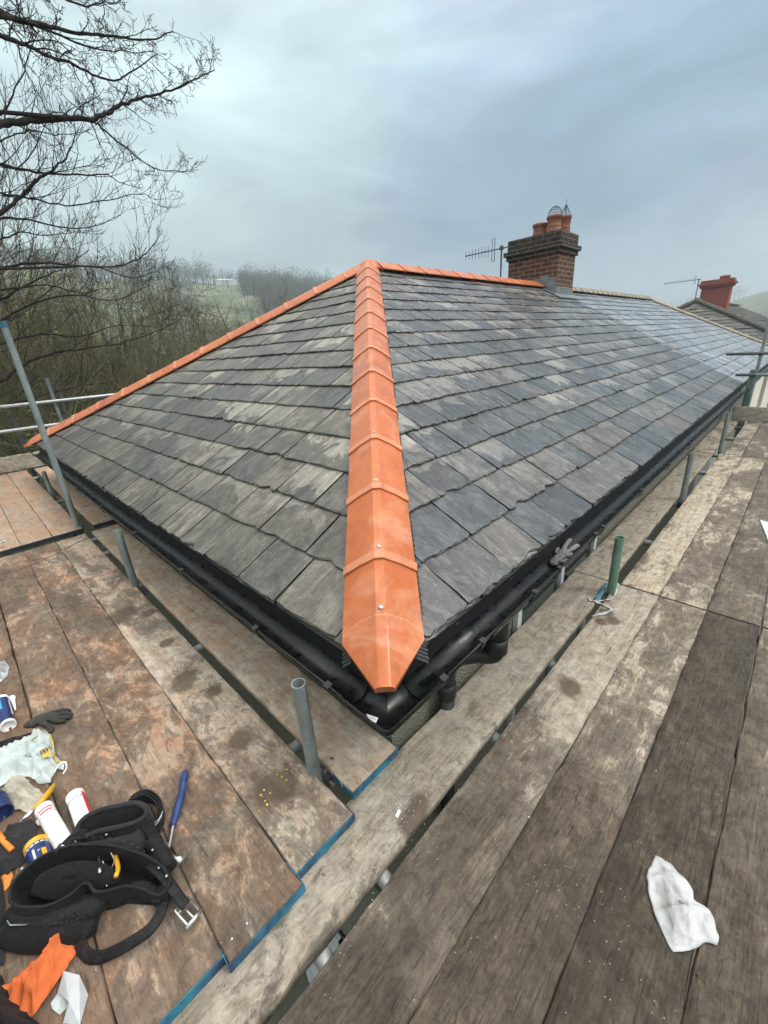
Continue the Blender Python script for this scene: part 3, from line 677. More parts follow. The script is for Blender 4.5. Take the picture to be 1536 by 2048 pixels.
def pot(x,y,h,r):
    mb=MB(); mb.lathe([(r*1.05,0),(r*.98,h*.25),(r*.95,h*.3),(r*1.0,h*.32),(r*.93,h*.36),(r*.98,h-.05),(r*1.10,h-.045),(r*1.12,h-.01),(r*1.04,h),(r*.9,h),(r*.85,.02)],28,(x,y,2.67)); return cp(mb,'chimney_pot','pot',smooth=True)
pot(8.0,3.17,.25,.125); pot(8.38,3.14,.29,.105); pot(8.05,3.46,.19,.125)
mb=MB()  # bird guards
c0=Vector((8.0,3.17,2.91)); r=.125
for k in range(10):
    a=PI*k/10; mb.tube([c0+Vector((math.cos(a)*math.cos(b_)*r,math.sin(a)*math.cos(b_)*r,math.sin(b_)*r*1.25)) for b_ in [PI*q_/12 for q_ in range(13)]],.0022,4,False)
for b_ in (.25,.55,.85,1.15,1.4): mb.tube([c0+Vector((math.cos(a)*math.cos(b_)*r,math.sin(a)*math.cos(b_)*r,math.sin(b_)*r*1.25)) for a in [2*PI*q_/20 for q_ in range(21)]],.0022,4,False)
cp(mb,'bird_guard','wire')
mb=MB(); c0=Vector((8.38,3.14,2.95))
for k in range(12):
    a=2*PI*k/12; mb.tube([c0+Vector((math.cos(a)*.115,math.sin(a)*.115,0)),c0+Vector((0,0,.20))],.0035,4,False)
mb.tube([c0,c0+Vector((0,0,.27))],.004,4)
cp(mb,'bird_guard','wire')
# lead flashing: stepped on the west face, apron at the south
mb=MB()
zs=lambda y:y*T if y<W else (2*W-y)*T
for y0,y1,up in ((CY0,3.1,.22),(3.1,3.27,.17),(3.27,3.44,.13)): mb.box(CX0-.006,CX0,y0,y1,zs(y0)-.08,max(zs(y0),zs(y1))+up,0)
mb.box(CX0-.006,CX1+.006,CY0-.007,CY0-.001,CY0*T-.1,CY0*T+.14)
I=[mb.vert(p) for p in ((CX0-.14,CY0-.16,(CY0-.16)*T+.034),(CX1+.1,CY0-.16,(CY0-.16)*T+.034),(CX1+.1,CY0,CY0*T+.036),(CX0-.14,CY0,CY0*T+.036))]; mb.face(I)
I=[mb.vert(p) for p in ((CX0-.14,CY0,CY0*T+.033),(CX0,CY0,CY0*T+.033),(CX0,W,H+.033),(CX0-.14,W,H+.033))]; mb.face(I)
cp(mb,'lead_flashing','lead')
mb=MB()
for y0,y1,up in ((CY0-.006,3.1,.22),(3.1,3.27,.17),(3.27,3.44,.13)): mb.box(CX0-.012,CX0-.002,y0,y1,max(zs(max(y0,0)),zs(y1))+up,max(zs(max(y0,0)),zs(y1))+up+.008)
mb.box(CX0-.01,CX1+.01,CY0-.014,CY0-.004,CY0*T+.14,CY0*T+.15); cp(mb,'mortar_fillet','mortar')
# TV aerial fixed to the chimney
def aerial(name,base,top,bd,bl,rods,label,thick=1.):
    e_=empty(name,base,label,'aerial'); b0=Vector(base)
    mb=MB(); h_=top-base[2]; mb.tube([(0,0,0),(0,0,h_)],.016*thick,8); mb.build('mast','aerial',e_)
    mb=MB(); d=Vector(bd).normalized(); up=Vector((0,0,1)); c_=Vector((0,0,h_-.05)); mb.tube([c_-d*.12,c_+d*bl],.011*thick,6)
    for k in range(rods): 
        q=c_+d*(.25+(bl-.27)*k/(rods-1)); L=.10-.03*k/rods; mb.tube([q-up*L,q+up*L],.0045*thick,4)
    mb.build('boom','aerial',e_)
    mb=MB()
    for s_ in (-1,1):
        sv=d.cross(up)*s_*.03; q=c_+d*.13+sv; mb.tube([q-up*.19,q+up*.19,q+up*.19+d*.05,q-up*.19+d*.05,q-up*.19],.005*thick,4)
    mb.box(c_.x-.03,c_.x+.03,c_.y-.03,c_.y+.03,c_.z-.03,c_.z+.03); mb.build('reflector','aerial',e_)
    return e_
aerial('tv_aerial',(7.72,4.06,1.45),2.60,(-.55,.83,-.10),.70,8,'grey television aerial on a mast against the left side of the brick chimney')
# ------------------------------------------------------------------ scaffold boards
def board_mesh(L,wd=.225,th=.038,seed=0,ends=()):
    """local x along the board from 0..L, y 0..-wd, z top=0"""
    rnd=random.Random(seed); mb=MB(); n=int(L/.06); rows=[]
    for i in range(n+1):
        x=L*i/n; c=.0035
        ja=.0022*nv((x*3,0,seed),2.1,1)+.0012*rnd.gauss(0,1); jb=.0022*nv((x*3,5,seed),2.1,2)+.0012*rnd.gauss(0,1)
        sag=.0025*nv((x,seed,1),.9)
        x_=min(max(x,.0),L)
        top=[(x_,-c+ja,0+sag)]+[(x_,-wd*k/6,sag+.0012*nv((x*1.5,k*1.7,seed),2.)) for k in range(1,6)]+[(x_,-wd+c+jb,sag)]
        rows.append([(x_,ja,-th+c+sag),(x_,ja+.0003,-c-abs(ja)+sag)]+top+[(x_,-wd+jb,-c-abs(jb)+sag),(x_,-wd+jb,-th+c+sag),(x_,-wd+jb+c,-th+sag),(x_,-c+ja,-th+sag)])
    mb.grid(rows,0,True)
    I0=list(range(len(rows[0]))); k=len(rows)-1; I1=[k*len(rows[0])+j for j in I0]
    mb.face(I0[::-1]); mb.face(I1); return mb
BN=[0]
def board(p0,L,axis,dirt,red,light,label,group,th=.038,wd=.222,endp=None,tilt=0):
    """axis 'x': runs to +x with its width towards -y; axis 'y': runs to +y with its width towards -x"""
    BN[0]+=1; o=board_mesh(L,wd,th,BN[0]).build('scaffold_board','timber'); smooth_edges(o,50)
    if axis=='x': o.matrix_world=Matrix.Translation(p0)@Matrix.Rotation(tilt,4,'Z')
    else: o.matrix_world=Matrix.Translation(Vector(p0))@Matrix.Rotation(PI/2+tilt,4,'Z')@Matrix.Translation((0,wd,0))
    o.color=(dirt,red,light,1); tag(o,label,'scaffold board',group)
    if endp:
        mb=MB(); kind,ln=endp; x0=-.0025; 
        mb.box(x0,0.0,-wd-.002,.002,-th-.001,-.0035); mb.box(x0,ln,.0022,.0045,-th+.001,-.006); mb.box(x0,ln,-wd-.0045,-wd-.0024,-th+.001,-.006)
        e=mb.build('painted_end',kind,o)
    return o
gr='boards of the scaffold deck along the right eaves'; gl='boards of the scaffold deck along the left eaves'
YJ=[.128,-.1275-.004,-.3585,-.5875,-.8165,-1.0455,-1.2745]
nR=['innermost grey board beside the gutter corner on the near right deck','pale board with dark wet patches, second from the gutter on the near right deck','brown board left of the muddy one, third from the near right gutter','dark muddy board under the tip of the white cloth on the right','brown board at the right edge of the near deck, fifth from the gutter','outer board beyond the right edge of the near deck','outermost board of the near right deck']
dR=[(.14,.10,.8),(.26,.12,.75),(.52,.08,.5),(.98,.0,.3),(.62,.1,.45),(.8,0,.3),(.8,0,.3)]
for i,y in enumerate(YJ):
    d=dR[i]; b=board((-1.97,y,ZR-(0.0 if i else -.001)),3.889,'x',d[0],d[1],d[2],nR[i],gr,tilt=random.gauss(0,.0004) if i else 0,wd=.2265 if i==0 else .2262)
n2=['pale board next to the gutter beyond the green post on the right deck','grey board behind the green post, second from the gutter in the middle row','streaked grey board, third from the gutter in the middle row of the right deck','dark streaked board, fourth from the gutter in the middle row of the right deck','board at the right edge of the middle row of the right deck','outer board of the middle row of the right deck','outermost board of the middle row']
d2=[(.28,.05,.55),(.34,.05,.6),(.56,.1,.5),(.70,.05,.45),(.55,.05,.5),(.5,0,.6),(.5,0,.6)]
for i,y in enumerate(YJ):
    d=d2[i]; board((1.937,y-(.018 if i==1 else 0)+(.012 if i==0 else 0),ZR+random.gauss(0,.0015)),3.80,'x',*d,n2[i],gr,wd=.224-(.018 if i==1 else 0),tilt=random.gauss(0,.0008))
n3=['far board next to the gutter in the last row of the right deck','far board right of the open gap in the last row of the right deck','third board from the gutter in the last row of the right deck','fourth board from the gutter in the last row of the right deck','fifth board from the gutter in the last row of the right deck','sixth board in the last row of the right deck','seventh board in the last row of the right deck']
for i,y in enumerate(YJ):
    board((5.745,y-(.05 if i==1 else 0)+(.012 if i==0 else 0),ZR+.004),2.45,'x',.42+.12*(i%3),.03,.45,n3[i],gr,wd=.224-(.05 if i==1 else 0))
# left deck (lies one board higher)
XJ=[.145,-.1315,-.3605,-.5895,-.8185,-1.0475,-1.2765,-1.5055]
y0L=[.120,.066,.030,.058,.075,.05,.06,.07]
nL=['board between the gutter and the tube stubs on the left deck, blue painted end','wide clean board right of the hammer, second from the gutter on the left deck','board under the hammer, third from the gutter on the left deck','board under the tool belt and glove on the left deck','brown board at the left edge under the plastic bags','board beyond the left frame edge under the charcoal cloth','outer board of the left deck','outermost board of the left deck']
dL=[(.06,.50,.8),(.36,.42,.9),(.46,.85,.65),(.52,.90,.55),(.6,.8,.5),(.6,.6,.5),(.6,.6,.5),(.6,.6,.5)]
for i,x in enumerate(XJ):
    board((x,y0L[i],ZL+.0005*i),3.80-y0L[i],'y',*dL[i],nL[i],gl,endp=('bluepaint',.11 if i==0 else .05),tilt=0 if i==0 else random.gauss(0,.0006),wd=.226 if i==0 else .2265)
n4=['far board under the eaves of the upper left deck','second far board of the upper left deck','third far board of the upper left deck','fourth far board of the upper left deck','fifth far board of the upper left deck','sixth far board of the upper left deck','seventh far board of the upper left deck']
for i,x in enumerate([.145+.12,-.1315,-.3605,-.5895,-.8185,-1.0475,-1.2765]):
    board((x,3.86,ZL+.040),3.70,'y',.12,.85,.8,n4[i],gl,endp=('darkpaint',.03),wd=.226 if i else .30)
# toe boards
def toe(p,L,axis,label):
    o=board_mesh(L,.225,.038,BN[0]+50).build('toe_board','timber'); smooth_edges(o,50)
    m=Matrix.Translation(p)@(Matrix.Identity(4) if axis=='x' else Matrix.Rotation(-PI/2,4,'Z'))@Matrix.Rotation(R(90),4,'X')
    o.matrix_world=m; o.color=(.12,.0,.7,1); tag(o,label,'toe board')
toe((-3.1,7.60,ZL+.275),3.35,'x','pale upright toe board closing the far end of the left deck')
toe((8.22,.045,ZR+.225),1.9,'y','grey upright toe board closing the far end of the right deck')
# ------------------------------------------------------------------ tubes and couplers
def tube(a,b,mat,label,group=None,ro=.02415,name='scaffold_tube'):
    a,b=Vector(a),Vector(b); e=a; mb=MB(); mb.hollow((0,0,0),b-a,ro,ro-.0035,22); o=mb.build(name,mat); smooth_edges(o,40); o.location=a
    return tag(o,label,'scaffold tube',group)
gp='upright scaffold tubes standing in the deck gaps'
tube((-.125,.288,-.75),(-.125,.288,-.115),'galv','grey open tube stub standing closest to the gutter corner on the left',gp)
tube((-.129,2.35,-.75),(-.129,2.35,-.11),'galv','grey tube stub in the left gap, midway along the eaves',gp)
tube((-.105,5.62,-.75),(-.105,5.62,-.22),'galv','short far tube stub standing in the raised left deck',gp)
tube((-.150,3.95,-.9),(-.150,3.95,1.27),'galv','tall leaning looking grey standard crossing the orange hip on the left',gp)
mb=MB(); mb.hollow((0,0,0),(0,0,.05),.0245,.0243,22); o=mb.build('scaffold_tube','bluetube'); o.location=(-.150,3.95,1.235); tag(o,'blue painted tip of the tall standard at the left edge','tube tip')
tube((1.80,-.134,-.80),(1.80,-.134,-.198),'greentube','green painted tube stub with white tape at its foot',gp)
tube((3.79,-.128,-.80),(3.79,-.128,-.14),'galv','grey tube stub behind the green one on the right deck',gp)
tube((5.96,-.128,-.80),(5.96,-.128,-.10),'galv','far grey tube stub near the end of the right deck',gp)
tube((8.42,-.13,-1.6),(8.42,-.13,1.75),'galv','tall grey standard at the right edge of the picture',gp)
tube((8.47,-.075,-1.6),(8.47,-.075,.20),'greentube','dark green tube standing against the tall standard on the right',gp,.030)
gt='handrail tubes'
tube((8.37,.30,.455),(8.37,-2.2,.435),'darktube','upper cross rail in front of the far right slates',gt)
tube((8.37,.12,.135),(8.37,-.13,.132),'darktube','dark stub end of the lower right rail',gt)
tube((8.37,-.13,.132),(8.37,-2.2,.12),'greentube','pale green lower rail at the right edge',gt)
tube((-3.2,7.66,.452),(1.5,7.66,.452),'galvb','bright upper guard rail behind the orange hip on the left',gt)
tube((-3.2,7.66,.108),(.75,7.66,.102),'galvb','bright lower guard rail at the far end of the left deck',gt)
gs_='short standards of the far left guard rail'
tube((.53,7.72,-1.5),(.53,7.72,.80),'galv','pale grey standard clamped to the two left rails',gs_)
tube((.80,8.9,-1.5),(.80,8.9,.68),'darktube','dark standard just behind the pale one beyond the hip',gs_)
tube((-.03,7.85,-1.2),(-.03,7.85,.26),'darktube','dark standard between the two left rails',gs_)
tg='transom tubes under the deck boards'
for x,c,l in ((-.40,'galvb','transom tube showing bright in the lowest part of the right gap'),(-.16,'galvb','transom tube under the splinter pile'),(.50,'galv','transom tube under the right gap near the gutter corner'),(1.05,'galv','transom tube under the right gap between the corner and the green post'),(1.90,'bluetube','blue painted transom end beside the gutter glove'),(2.78,'galv','transom tube behind the green post'),(3.80,'galv','transom tube beside the second right stub'),(5.0,'galv','transom tube under the middle row of the right deck'),(5.9,'galv','transom tube at the third right stub'),(7.0,'galv','transom tube in the far gap of the right deck'),(7.9,'darktube','last transom tube of the right deck')):
    tube((x,.155,ZR-.038-.0245),(x,-1.9,ZR-.038-.0245),c,l,tg)
for y,l in ((.47,'transom tube beside the nearest left stub'),(1.40,'transom tube showing in the left gap halfway'),(2.42,'transom tube beside the second left stub'),(3.28,'transom tube before the raised left deck'),(3.72,'bright transom tube end by the tall left standard'),(5.5,'transom tube beneath the raised left deck'),(7.3,'last transom tube of the left deck')):
    tube((.20,y,ZL-.038-.0245),(-1.9,y,ZL-.038-.0245),'galv',l,tg)
tube((-2.2,-.165,ZR-.115),(8.6,-.165,ZR-.115),'darktube','long ledger tube under the right deck','ledger tubes')
tube((-.165,-.5,ZL-.115),(-.165,8.,ZL-.115),'darktube','long ledger tube under the left deck','ledger tubes')
def coupler(p,label,ax='z'):
    mb=MB(); A={'z':(0,0,1),'x':(1,0,0),'y':(0,1,0)}[ax]
    mb.lathe([(.0245,-.025),(.033,-.025),(.033,.025),(.0245,.025)],18,(0,0,0),A)
    mb.box(.026,.060,-.022,.022,-.02,.02); 
    o=mb.build('scaffold_coupler','darktube'); b=MB(); b.tube([(.045,-.045,0),(.045,.03,0)],.007,8); b.lathe([(.0,.0),(.012,.0),(.012,.012),(.0,.012)],6,(.045,.03,0),(0,1,0)); q=b.build('bolt','steel',o)
    o.location=p; return tag(o,label,'coupler','scaffold couplers')
for p,l in (((-.125,.288,-.615),'coupler at the foot of the nearest left stub'),((-.129,2.35,-.60),'coupler at the foot of the second left stub'),((8.42,-.13,.445),'coupler joining the upper rail to the tall right standard'),((8.42,-.13,.14),'coupler joining the lower rail to the tall right standard'),((.53,7.72,.45),'coupler on the upper left rail'),((.53,7.72,.105),'coupler on the lower left rail'),((-.03,7.85,.108),'coupler on the left rail by the dark standard'),((3.79,-.128,-.625),'coupler at the foot of the second right stub')): coupler(p,l)
mb=MB(); mb.tube([(0,0,0),(.045,.012,.012)],.006,8); mb.lathe([(0,0),(.011,0),(.011,.010),(0,.010)],6,(.045,.012,.012),(1,.25,.25)); o=mb.build('coupler_bolt','darktube'); o.location=(-.10,.262,ZL-.02); tag(o,'dark bolt sticking out beside the nearest left stub','bolt')
# ------------------------------------------------------------------ small things on the decks
def path(pts,z,n=5):  # pts of (px,py[,dz])
    return cat([at(p[0],p[1],z+(p[2] if len(p)>2 else 0)) for p in pts],n)
def cloth(outline,z,name,mat,label,catg,amp=.012,seed=1,res=34,dome=.01,thick=.0012,folds=None):
    """flat-lying crumpled sheet bounded by a pixel outline on the deck, filled by a warped grid"""
    P=[at(x,y,z) for x,y in outline]; mb=MB()
    xs=[p.x for p in P]; ys=[p.y for p in P]; x0,x1,y0,y1=min(xs),max(xs),min(ys),max(ys)
    def ins(x,y):
        c=False; j=len(P)-1
        for i in range(len(P)):
            a,b=P[i],P[j]
            if (a.y>y)!=(b.y>y) and x<(b.x-a.x)*(y-a.y)/(b.y-a.y)+a.x: c=not c
            j=i
        return c
    def dist(x,y):
        m=9
        for i in range(len(P)):
            a,b=P[i-1],P[i]; d=Vector((b.x-a.x,b.y-a.y)); q=Vector((x-a.x,y-a.y)); t_=max(0,min(1,q.dot(d)/max(1e-9,d.dot(d)))); m=min(m,(q-d*t_).length)
        return m
    # radial fan: rings from centroid to the resampled outline
    c=sum(P,Vector())/len(P); N_=96; per=[]; tot=0; seg=[]
    for i in range(len(P)): L=(P[(i+1)%len(P)]-P[i]).length; seg.append(L); tot+=L
    for k in range(N_):
        s_=tot*k/N_; i=0
        while s_>seg[i] and i<len(seg)-1: s_-=seg[i]; i+=1
        per.append(P[i].lerp(P[(i+1)%len(P)],s_/seg[i]))
    K=18; rows=[]
    for r in range(1,K+1):
        row=[]
        for k in range(N_):
            p=c.lerp(per[k],r/K); e_=min(1,dist(p.x,p.y)/.03)
            fo=0
            if folds:
                for (ux,uy,fr,am) in folds:
                    ph=(p.x*ux+p.y*uy)*fr+1.6*nv((p.x,p.y,0),7,seed)+seed; fo+=am*(1-abs(math.sin(ph)))**2.2*(.4+.6*e_)
            h=abs(nv((p.x,p.y,0),13,seed))*1.0+.55*abs(nv((p.x,p.y,0),30,seed+1))+.25*nv((p.x,p.y,0),70,seed+2)
            row.append((p.x+.004*nv((p.x,p.y,1),40,seed),p.y+.004*nv((p.x,p.y,2),40,seed),p.z+.003+amp*h*(.25+.75*e_)+dome*e_*e_+fo))
        rows.append(row)
    I=mb.grid(rows,0,True); cc=mb.vert((c.x,c.y,c.z+.003+dome+amp*.4))
    for k in range(N_): mb.face((cc,I[0][k],I[0][(k+1)%N_]))
    o=mb.build(name,mat,smooth=True,solid=thick); return tag(o,label,catg)
cloth([(1310,1712),(1339,1727),(1362,1752),(1384,1784),(1387,1800),(1409,1815),(1427,1838),(1436,1873),(1434,1891),(1412,1887),(1390,1900),(1345,1908),(1327,1873),(1308,1830),(1296,1787),(1292,1752),(1302,1732)],ZR,'cloth','cloth','white crumpled cloth lying on the dark muddy board at the lower right','cloth',.014,3,dome=.004,folds=((.8,.6,42,.010),(-.3,1.,60,.007)))
o=cloth([(1519,1040),(1540,1046),(1545,1090),(1538,1085)],ZR,'paper_scrap','paper','white pointed paper scrap at the right edge of the deck','paper scrap',.003,5,dome=.001)
mb=MB()
a_,b_,c_,d_=at(128,1942,ZL+.030),at(159,1950,ZL+.052),at(138,2004,ZL+.045),at(116,1984,ZL+.012)
e_,f_,g_=at(176,1990,ZL+.004),at(160,2050,ZL+.004),at(126,2046,ZL+.006)
I=[mb.vert(p) for p in (a_,b_,c_,d_,e_,f_,g_)]; mb.face((I[0],I[1],I[2],I[3])); mb.face((I[1],I[4],I[5],I[2])); mb.face((I[2],I[5],I[6]))
tag(mb.build('folded_card','paper',solid=.0012),'white folded card at the bottom left beside the orange bag','card')
# sealant cartridge
def cartridge(p0,p1,z,r,name,mats,label,nozzle=None,bands=(),open_end=True):
    a=at(p0[0],p0[1],z+r); b=at(p1[0],p1[1],z+r); d=(b-a); L=d.length; e=empty(name,(a.x,a.y,z),label,'sealant tube','sealant tubes on the left deck'); off=Vector((a.x,a.y,z))
    q=d.normalized().to_track_quat('Z','Y')
    def b_(prof,nm,mt,**k):
        mb=MB(); mb.lathe(prof,28,(0,0,r),d); o=mb.build(nm,mt,e); smooth_edges(o,40); return o
    b_([(r*.93,.002),(r,.002),(r,L-.012),(r*.99,L-.01)],'barrel',mats[0])
    b_([(r*.2,-.004),(r*.9,-.004),(r*1.05,-.002),(r*1.06,.012),(r*1.0,.016)],'shoulder',mats[1])
    b_([(r*1.0,L-.016),(r*1.07,L-.014),(r*1.07,L),(r*.92,L),(r*.92,L-.018),(0,L-.02)],'base_rim',mats[1])
    for (z0,z1,a0,a1,m_) in bands:
        mb=MB(); P=[]
        for zz_ in (z0,z1): P.append([q@Vector((math.cos(a0+(a1-a0)*k/14)*(r+.0006),math.sin(a0+(a1-a0)*k/14)*(r+.0006),zz_*L))+Vector((0,0,r)) for k in range(15)])
        mb.grid(P); mb.build('label_print',m_,e,True)
    if nozzle:
        n0,n1=at(*nozzle[0],z+.012)-off,at(*nozzle[1],z+.008)-off; mb=MB(); mb.tube([n0,n0.lerp(n1,.15),n0.lerp(n1,.2),n1],[.013,.013,.009,.003],14); mb.build('nozzle',mats[1],e,True)
    return e
TW=2*PI
pr_=[(.12+.075*k,.145+.075*k,0,TW,'labelgrey') for k in range(3,10)]
cartridge((150,1592),(178,1668),ZL,.026,'sealant_tube',('whitep','whitep'),'white and red sealant tube lying above the tool belt',bands=[(.16,.20,0,TW,'labelgrey')]+[(.06,.93,-.9,.75,'red')]+[(.34+.05*k,.35+.05*k,.9+.1*(k%2),2.2-.25*(k%3),'labelgrey') for k in range(9)])
cartridge((88,1618),(135,1702),ZL,.025,'sealant_tube',('whitep','whitep'),'white sealant tube with grey print left of the red and white one',nozzle=((80,1640),(112,1668)),bands=[(.10,.125,.7,2.3,'red'),(.16,.19,.8,2.2,'red'),(.215,.222,0,TW,'labelgrey')]+[(.26+.045*k,.268+.045*k,.8+.1*(k%2),2.3-.2*(k%3),'labelgrey') for k in range(13)])
cartridge((3,1400),(17,1452),ZL,.025,'sealant_tube',('navy','whitep'),'navy sealant tube with an open white base at the left edge',nozzle=((24,1395),(31,1420)),bands=[(.1,.5,1.6,2.6,'skyblue'),(.2,.75,.2,.5,'whitep')])
cartridge((72,1690),(92,1752),ZL,.030,'spray_can',('navy','yellow'),'navy can with yellow print tucked above the tool belt',bands=[(.25,.5,0,TW,'navy'),(.15,.20,0,TW,'paper'),(.4,.7,.8,1.2,'yellow'),(.3,.75,1.7,1.9,'paper')])
cartridge((-10,1600),(4,1628),ZL,.03,'tape_tube',('navy','navy'),'dark blue can at the left edge below the dirty sack')
# work gloves
def glove(wrist,palm,fingers,thumb,z,r,mat,label,tipmat=None,name='work_glove'):
    """bodies: skinned chains; fingers as pixel poly-lines with heights"""
    me=bpy.data.meshes.new(name); vs=[];es=[];rs=[]
    def ad(p,rr,par=None):
        vs.append(p); rs.append(rr); 
        if par is not None: es.append((par,len(vs)-1))
        return len(vs)-1
    A=ad(at(*palm[0]),r[0]); prev=A; w_=A
    for p,rr in zip(palm[1:],r[1:]): prev=ad(at(*p),rr,prev)
    pe=prev
    for p,rr in wrist: A=ad(at(*p),rr,A)
    for fg in fingers+[thumb]:
        q=pe if fg is not thumb else w_
        for i,(x,y,zz_,rr) in enumerate(fg): q=ad(at(x,y,zz_),rr,q)
    me.from_pydata(vs,es,[]); me.materials.append(M[mat]); o=bpy.data.objects.new(name,me); COL.objects.link(o)
    md=o.modifiers.new('skin','SKIN'); 
    for i,rr in enumerate(rs): me.skin_vertices[0].data[i].radius=(rr[0],rr[1]) if isinstance(rr,tuple) else (rr,rr)
    me.skin_vertices[0].data[0].use_root=True
    o.modifiers.new('sub','SUBSURF').levels=2; o.modifiers['sub'].render_levels=2
    tx=bpy.data.textures.new('wrinkle','CLOUDS'); tx.noise_scale=.02; dm=o.modifiers.new('wr','DISPLACE'); dm.texture=tx; dm.strength=.006; dm.texture_coords='LOCAL'
    for p in range(len(me.polygons)): pass
    return tag(o,label,'glove')
z=ZL+.012
glove([((72,1440,z),(.03,.012)),((60,1448,z),(.034,.011)),((54,1455,z-.002),(.030,.008))],[(86,1436,z+.004),(100,1431,z+.004)],
 [[(112,1424,z+.002,.010),(124,1421,z,.0092),(134,1420,z-.001,.0085),(141,1421,z-.002,.007)],[(112,1430,z+.006,.011),(126,1427,z+.005,.010),(138,1427,z+.002,.009),(145,1430,z,.0072)],[(112,1436,z+.003,.011),(125,1435,z+.002,.0105),(136,1434,z,.009),(142,1436,z-.001,.0075)],[(110,1442,z,.010),(122,1443,z-.001,.0095),(133,1441,z-.002,.008)]],
 [(88,1448,z,.011),(98,1452,z,.011),(104,1458,z-.001,.010),(100,1466,z-.002,.008)],z,[(.030,.013),(.028,.013)],'glove','dark grey knitted work glove lying on the left deck, fingers to the right')
z=GZR-.03
glove([((1112,1122,z),(.026,.016)),((1104,1130,z-.008),(.024,.014))],[(1120,1114,z+.006),(1127,1108,z+.010)],
 [[(1127,1100,z+.018,.012),(1131,1091,z+.026,.012),(1137,1083,z+.030,.0125),(1141,1079,z+.024,.010)],[(1136,1104,z+.018,.012),(1144,1098,z+.027,.012),(1152,1093,z+.030,.0125),(1157,1091,z+.022,.010)],[(1134,1112,z+.010,.010),(1140,1110,z+.010,.010),(1145,1108,z+.006,.009)],[(1113,1108,z+.010,.010),(1113,1101,z+.012,.010),(1117,1096,z+.010,.009)]],
 [(1118,1124,z+.004,.010),(1128,1124,z+.012,.010),(1136,1118,z+.018,.009)],z,[(.024,.015),(.026,.015)],'glovel','pale tipped grey work glove stuffed in the right gutter')
# plastic bags
cloth([(0,1500),(20,1494),(60,1478),(88,1462),(102,1470),(108,1492),(112,1516),(132,1530),(128,1545),(116,1536),(104,1568),(78,1572),(60,1556),(30,1556),(0,1578),(-25,1560),(-25,1510)],ZL,'plastic_bag','clear','crumpled clear plastic bag with a yellow edge on the left deck','plastic bag',.03,9,dome=.022,thick=.0008,folds=((.6,.8,50,.022),(-.7,.5,75,.012)))
mb=MB()
for pts in ([(88,1461,.02),(66,1478,.045),(50,1485,.045)],[(100,1470,.02),(106,1492,.03),(110,1518,.03),(122,1527,.02)]): mb.tube(path(pts,ZL),.004,6,flat=.4)
for pts in ([(82,1502,.06),(96,1498,.05),(98,1512,.05),(84,1520,.06)],): 
    q=[at(a,b,ZL+.062) for a,b in ((80,1500),(99,1494),(102,1512),(86,1516))]; mb.face([mb.vert(p) for p in q])
o=tag(mb.build('bag_print','yelpaint',solid=.0008),'yellow edging and print of the clear plastic bag','bag print')
bagp=[x for x in COL.objects if x.name=='plastic_bag'][0]; o.parent=bagp; del o['category']; del o['label']
mb=MB(); mb.tube(path([(108,1545,.02),(118,1530,.02),(130,1524,.02),(133,1535,.012),(126,1548,.008)],ZL),.0028,6); o=mb.build('drawstring','whitep',bagp,True)
mb=MB()
for k in range(4):
    a=at(75+k*6,1510-k*3,ZL+.067); b=at(80+k*6,1501-k*3,ZL+.067); c_=at(84+k*6,1508-k*3,ZL+.067); mb.tube([a,b,c_],.0014,4)
mb.build('print','navy',bagp)
cloth([(0,1590),(22,1560),(34,1553),(50,1556),(70,1575),(90,1590),(96,1604),(80,1622),(60,1628),(30,1622),(0,1608)],ZL,'dust_sack','sack','dirty cream cloth lying below the clear plastic bag','cloth',.02,11,dome=.022,folds=((.2,1.,55,.018),))
cloth([(-20,1490),(20,1478),(52,1470),(68,1464),(70,1480),(40,1496),(10,1508),(-20,1515)],ZL,'black_cloth','beltf','flat black cloth behind the clear plastic bag','cloth',.016,12,dome=.012)
cloth([(-30,1700),(-5,1680),(30,1655),(62,1640),(78,1652),(72,1680),(62,1700),(50,1728),(28,1745),(0,1765),(-30,1765)],ZL,'charcoal_cloth','greyf','crumpled charcoal cloth left of the navy can','cloth',.02,13,dome=.03,folds=((.7,.6,55,.020),))
cloth([(88,1868),(110,1856),(150,1860),(160,1882),(158,1905),(140,1940),(120,1965),(95,2005),(70,2038),(45,2030),(20,2005),(8,1978),(40,1955),(75,1925),(88,1905),(74,1890)],ZL,'orange_bag','orangebag','creased orange plastic bag poking out below the tool belt','plastic bag',.02,21,dome=.022,thick=.0008,folds=((.55,-.83,62,.030),(.9,-.3,110,.010)))
cloth([(100,2012),(118,1985),(140,1965),(150,1985),(135,2015),(120,2030)],ZL,'clear_wrap','clear','clear crumpled wrap between the orange bag and the white card','plastic wrap',.03,22,dome=.015,thick=.0008)
cloth([(0,1752),(14,1745),(24,1740),(28,1755),(20,1772),(8,1785),(0,1778)],ZL,'orange_scrap','orange','small orange scrap at the left edge above the tool belt','scrap',.015,23,dome=.006)
cloth([(-12,1330),(10,1322),(20,1334),(16,1352),(4,1366),(-12,1370)],ZL,'foil_wrap','galvb','crumpled silver wrap at the left edge of the deck','foil wrap',.025,24,dome=.02)
cloth([(-70,1960),(-20,1940),(5,1955),(22,1985),(40,2015),(80,2050),(80,2140),(-70,2140)],ZL,'dark_trouser_leg','beltf','dark trouser leg built as a cloth lump at the bottom left corner','garment',.03,25,dome=.14)  # leg of the person holding the camera, stood in for by a domed cloth
cloth([(-60,1740),(-8,1735),(8,1760),(12,1810),(14,1880),(8,1935),(-60,1940)],ZL,'grey_trouser_leg','greyf','charcoal grey trouser leg built as a cloth lump at the left edge beside the tool belt','garment',.02,26,dome=.10)  # grey strip of the same person's leg, also a domed cloth stand-in
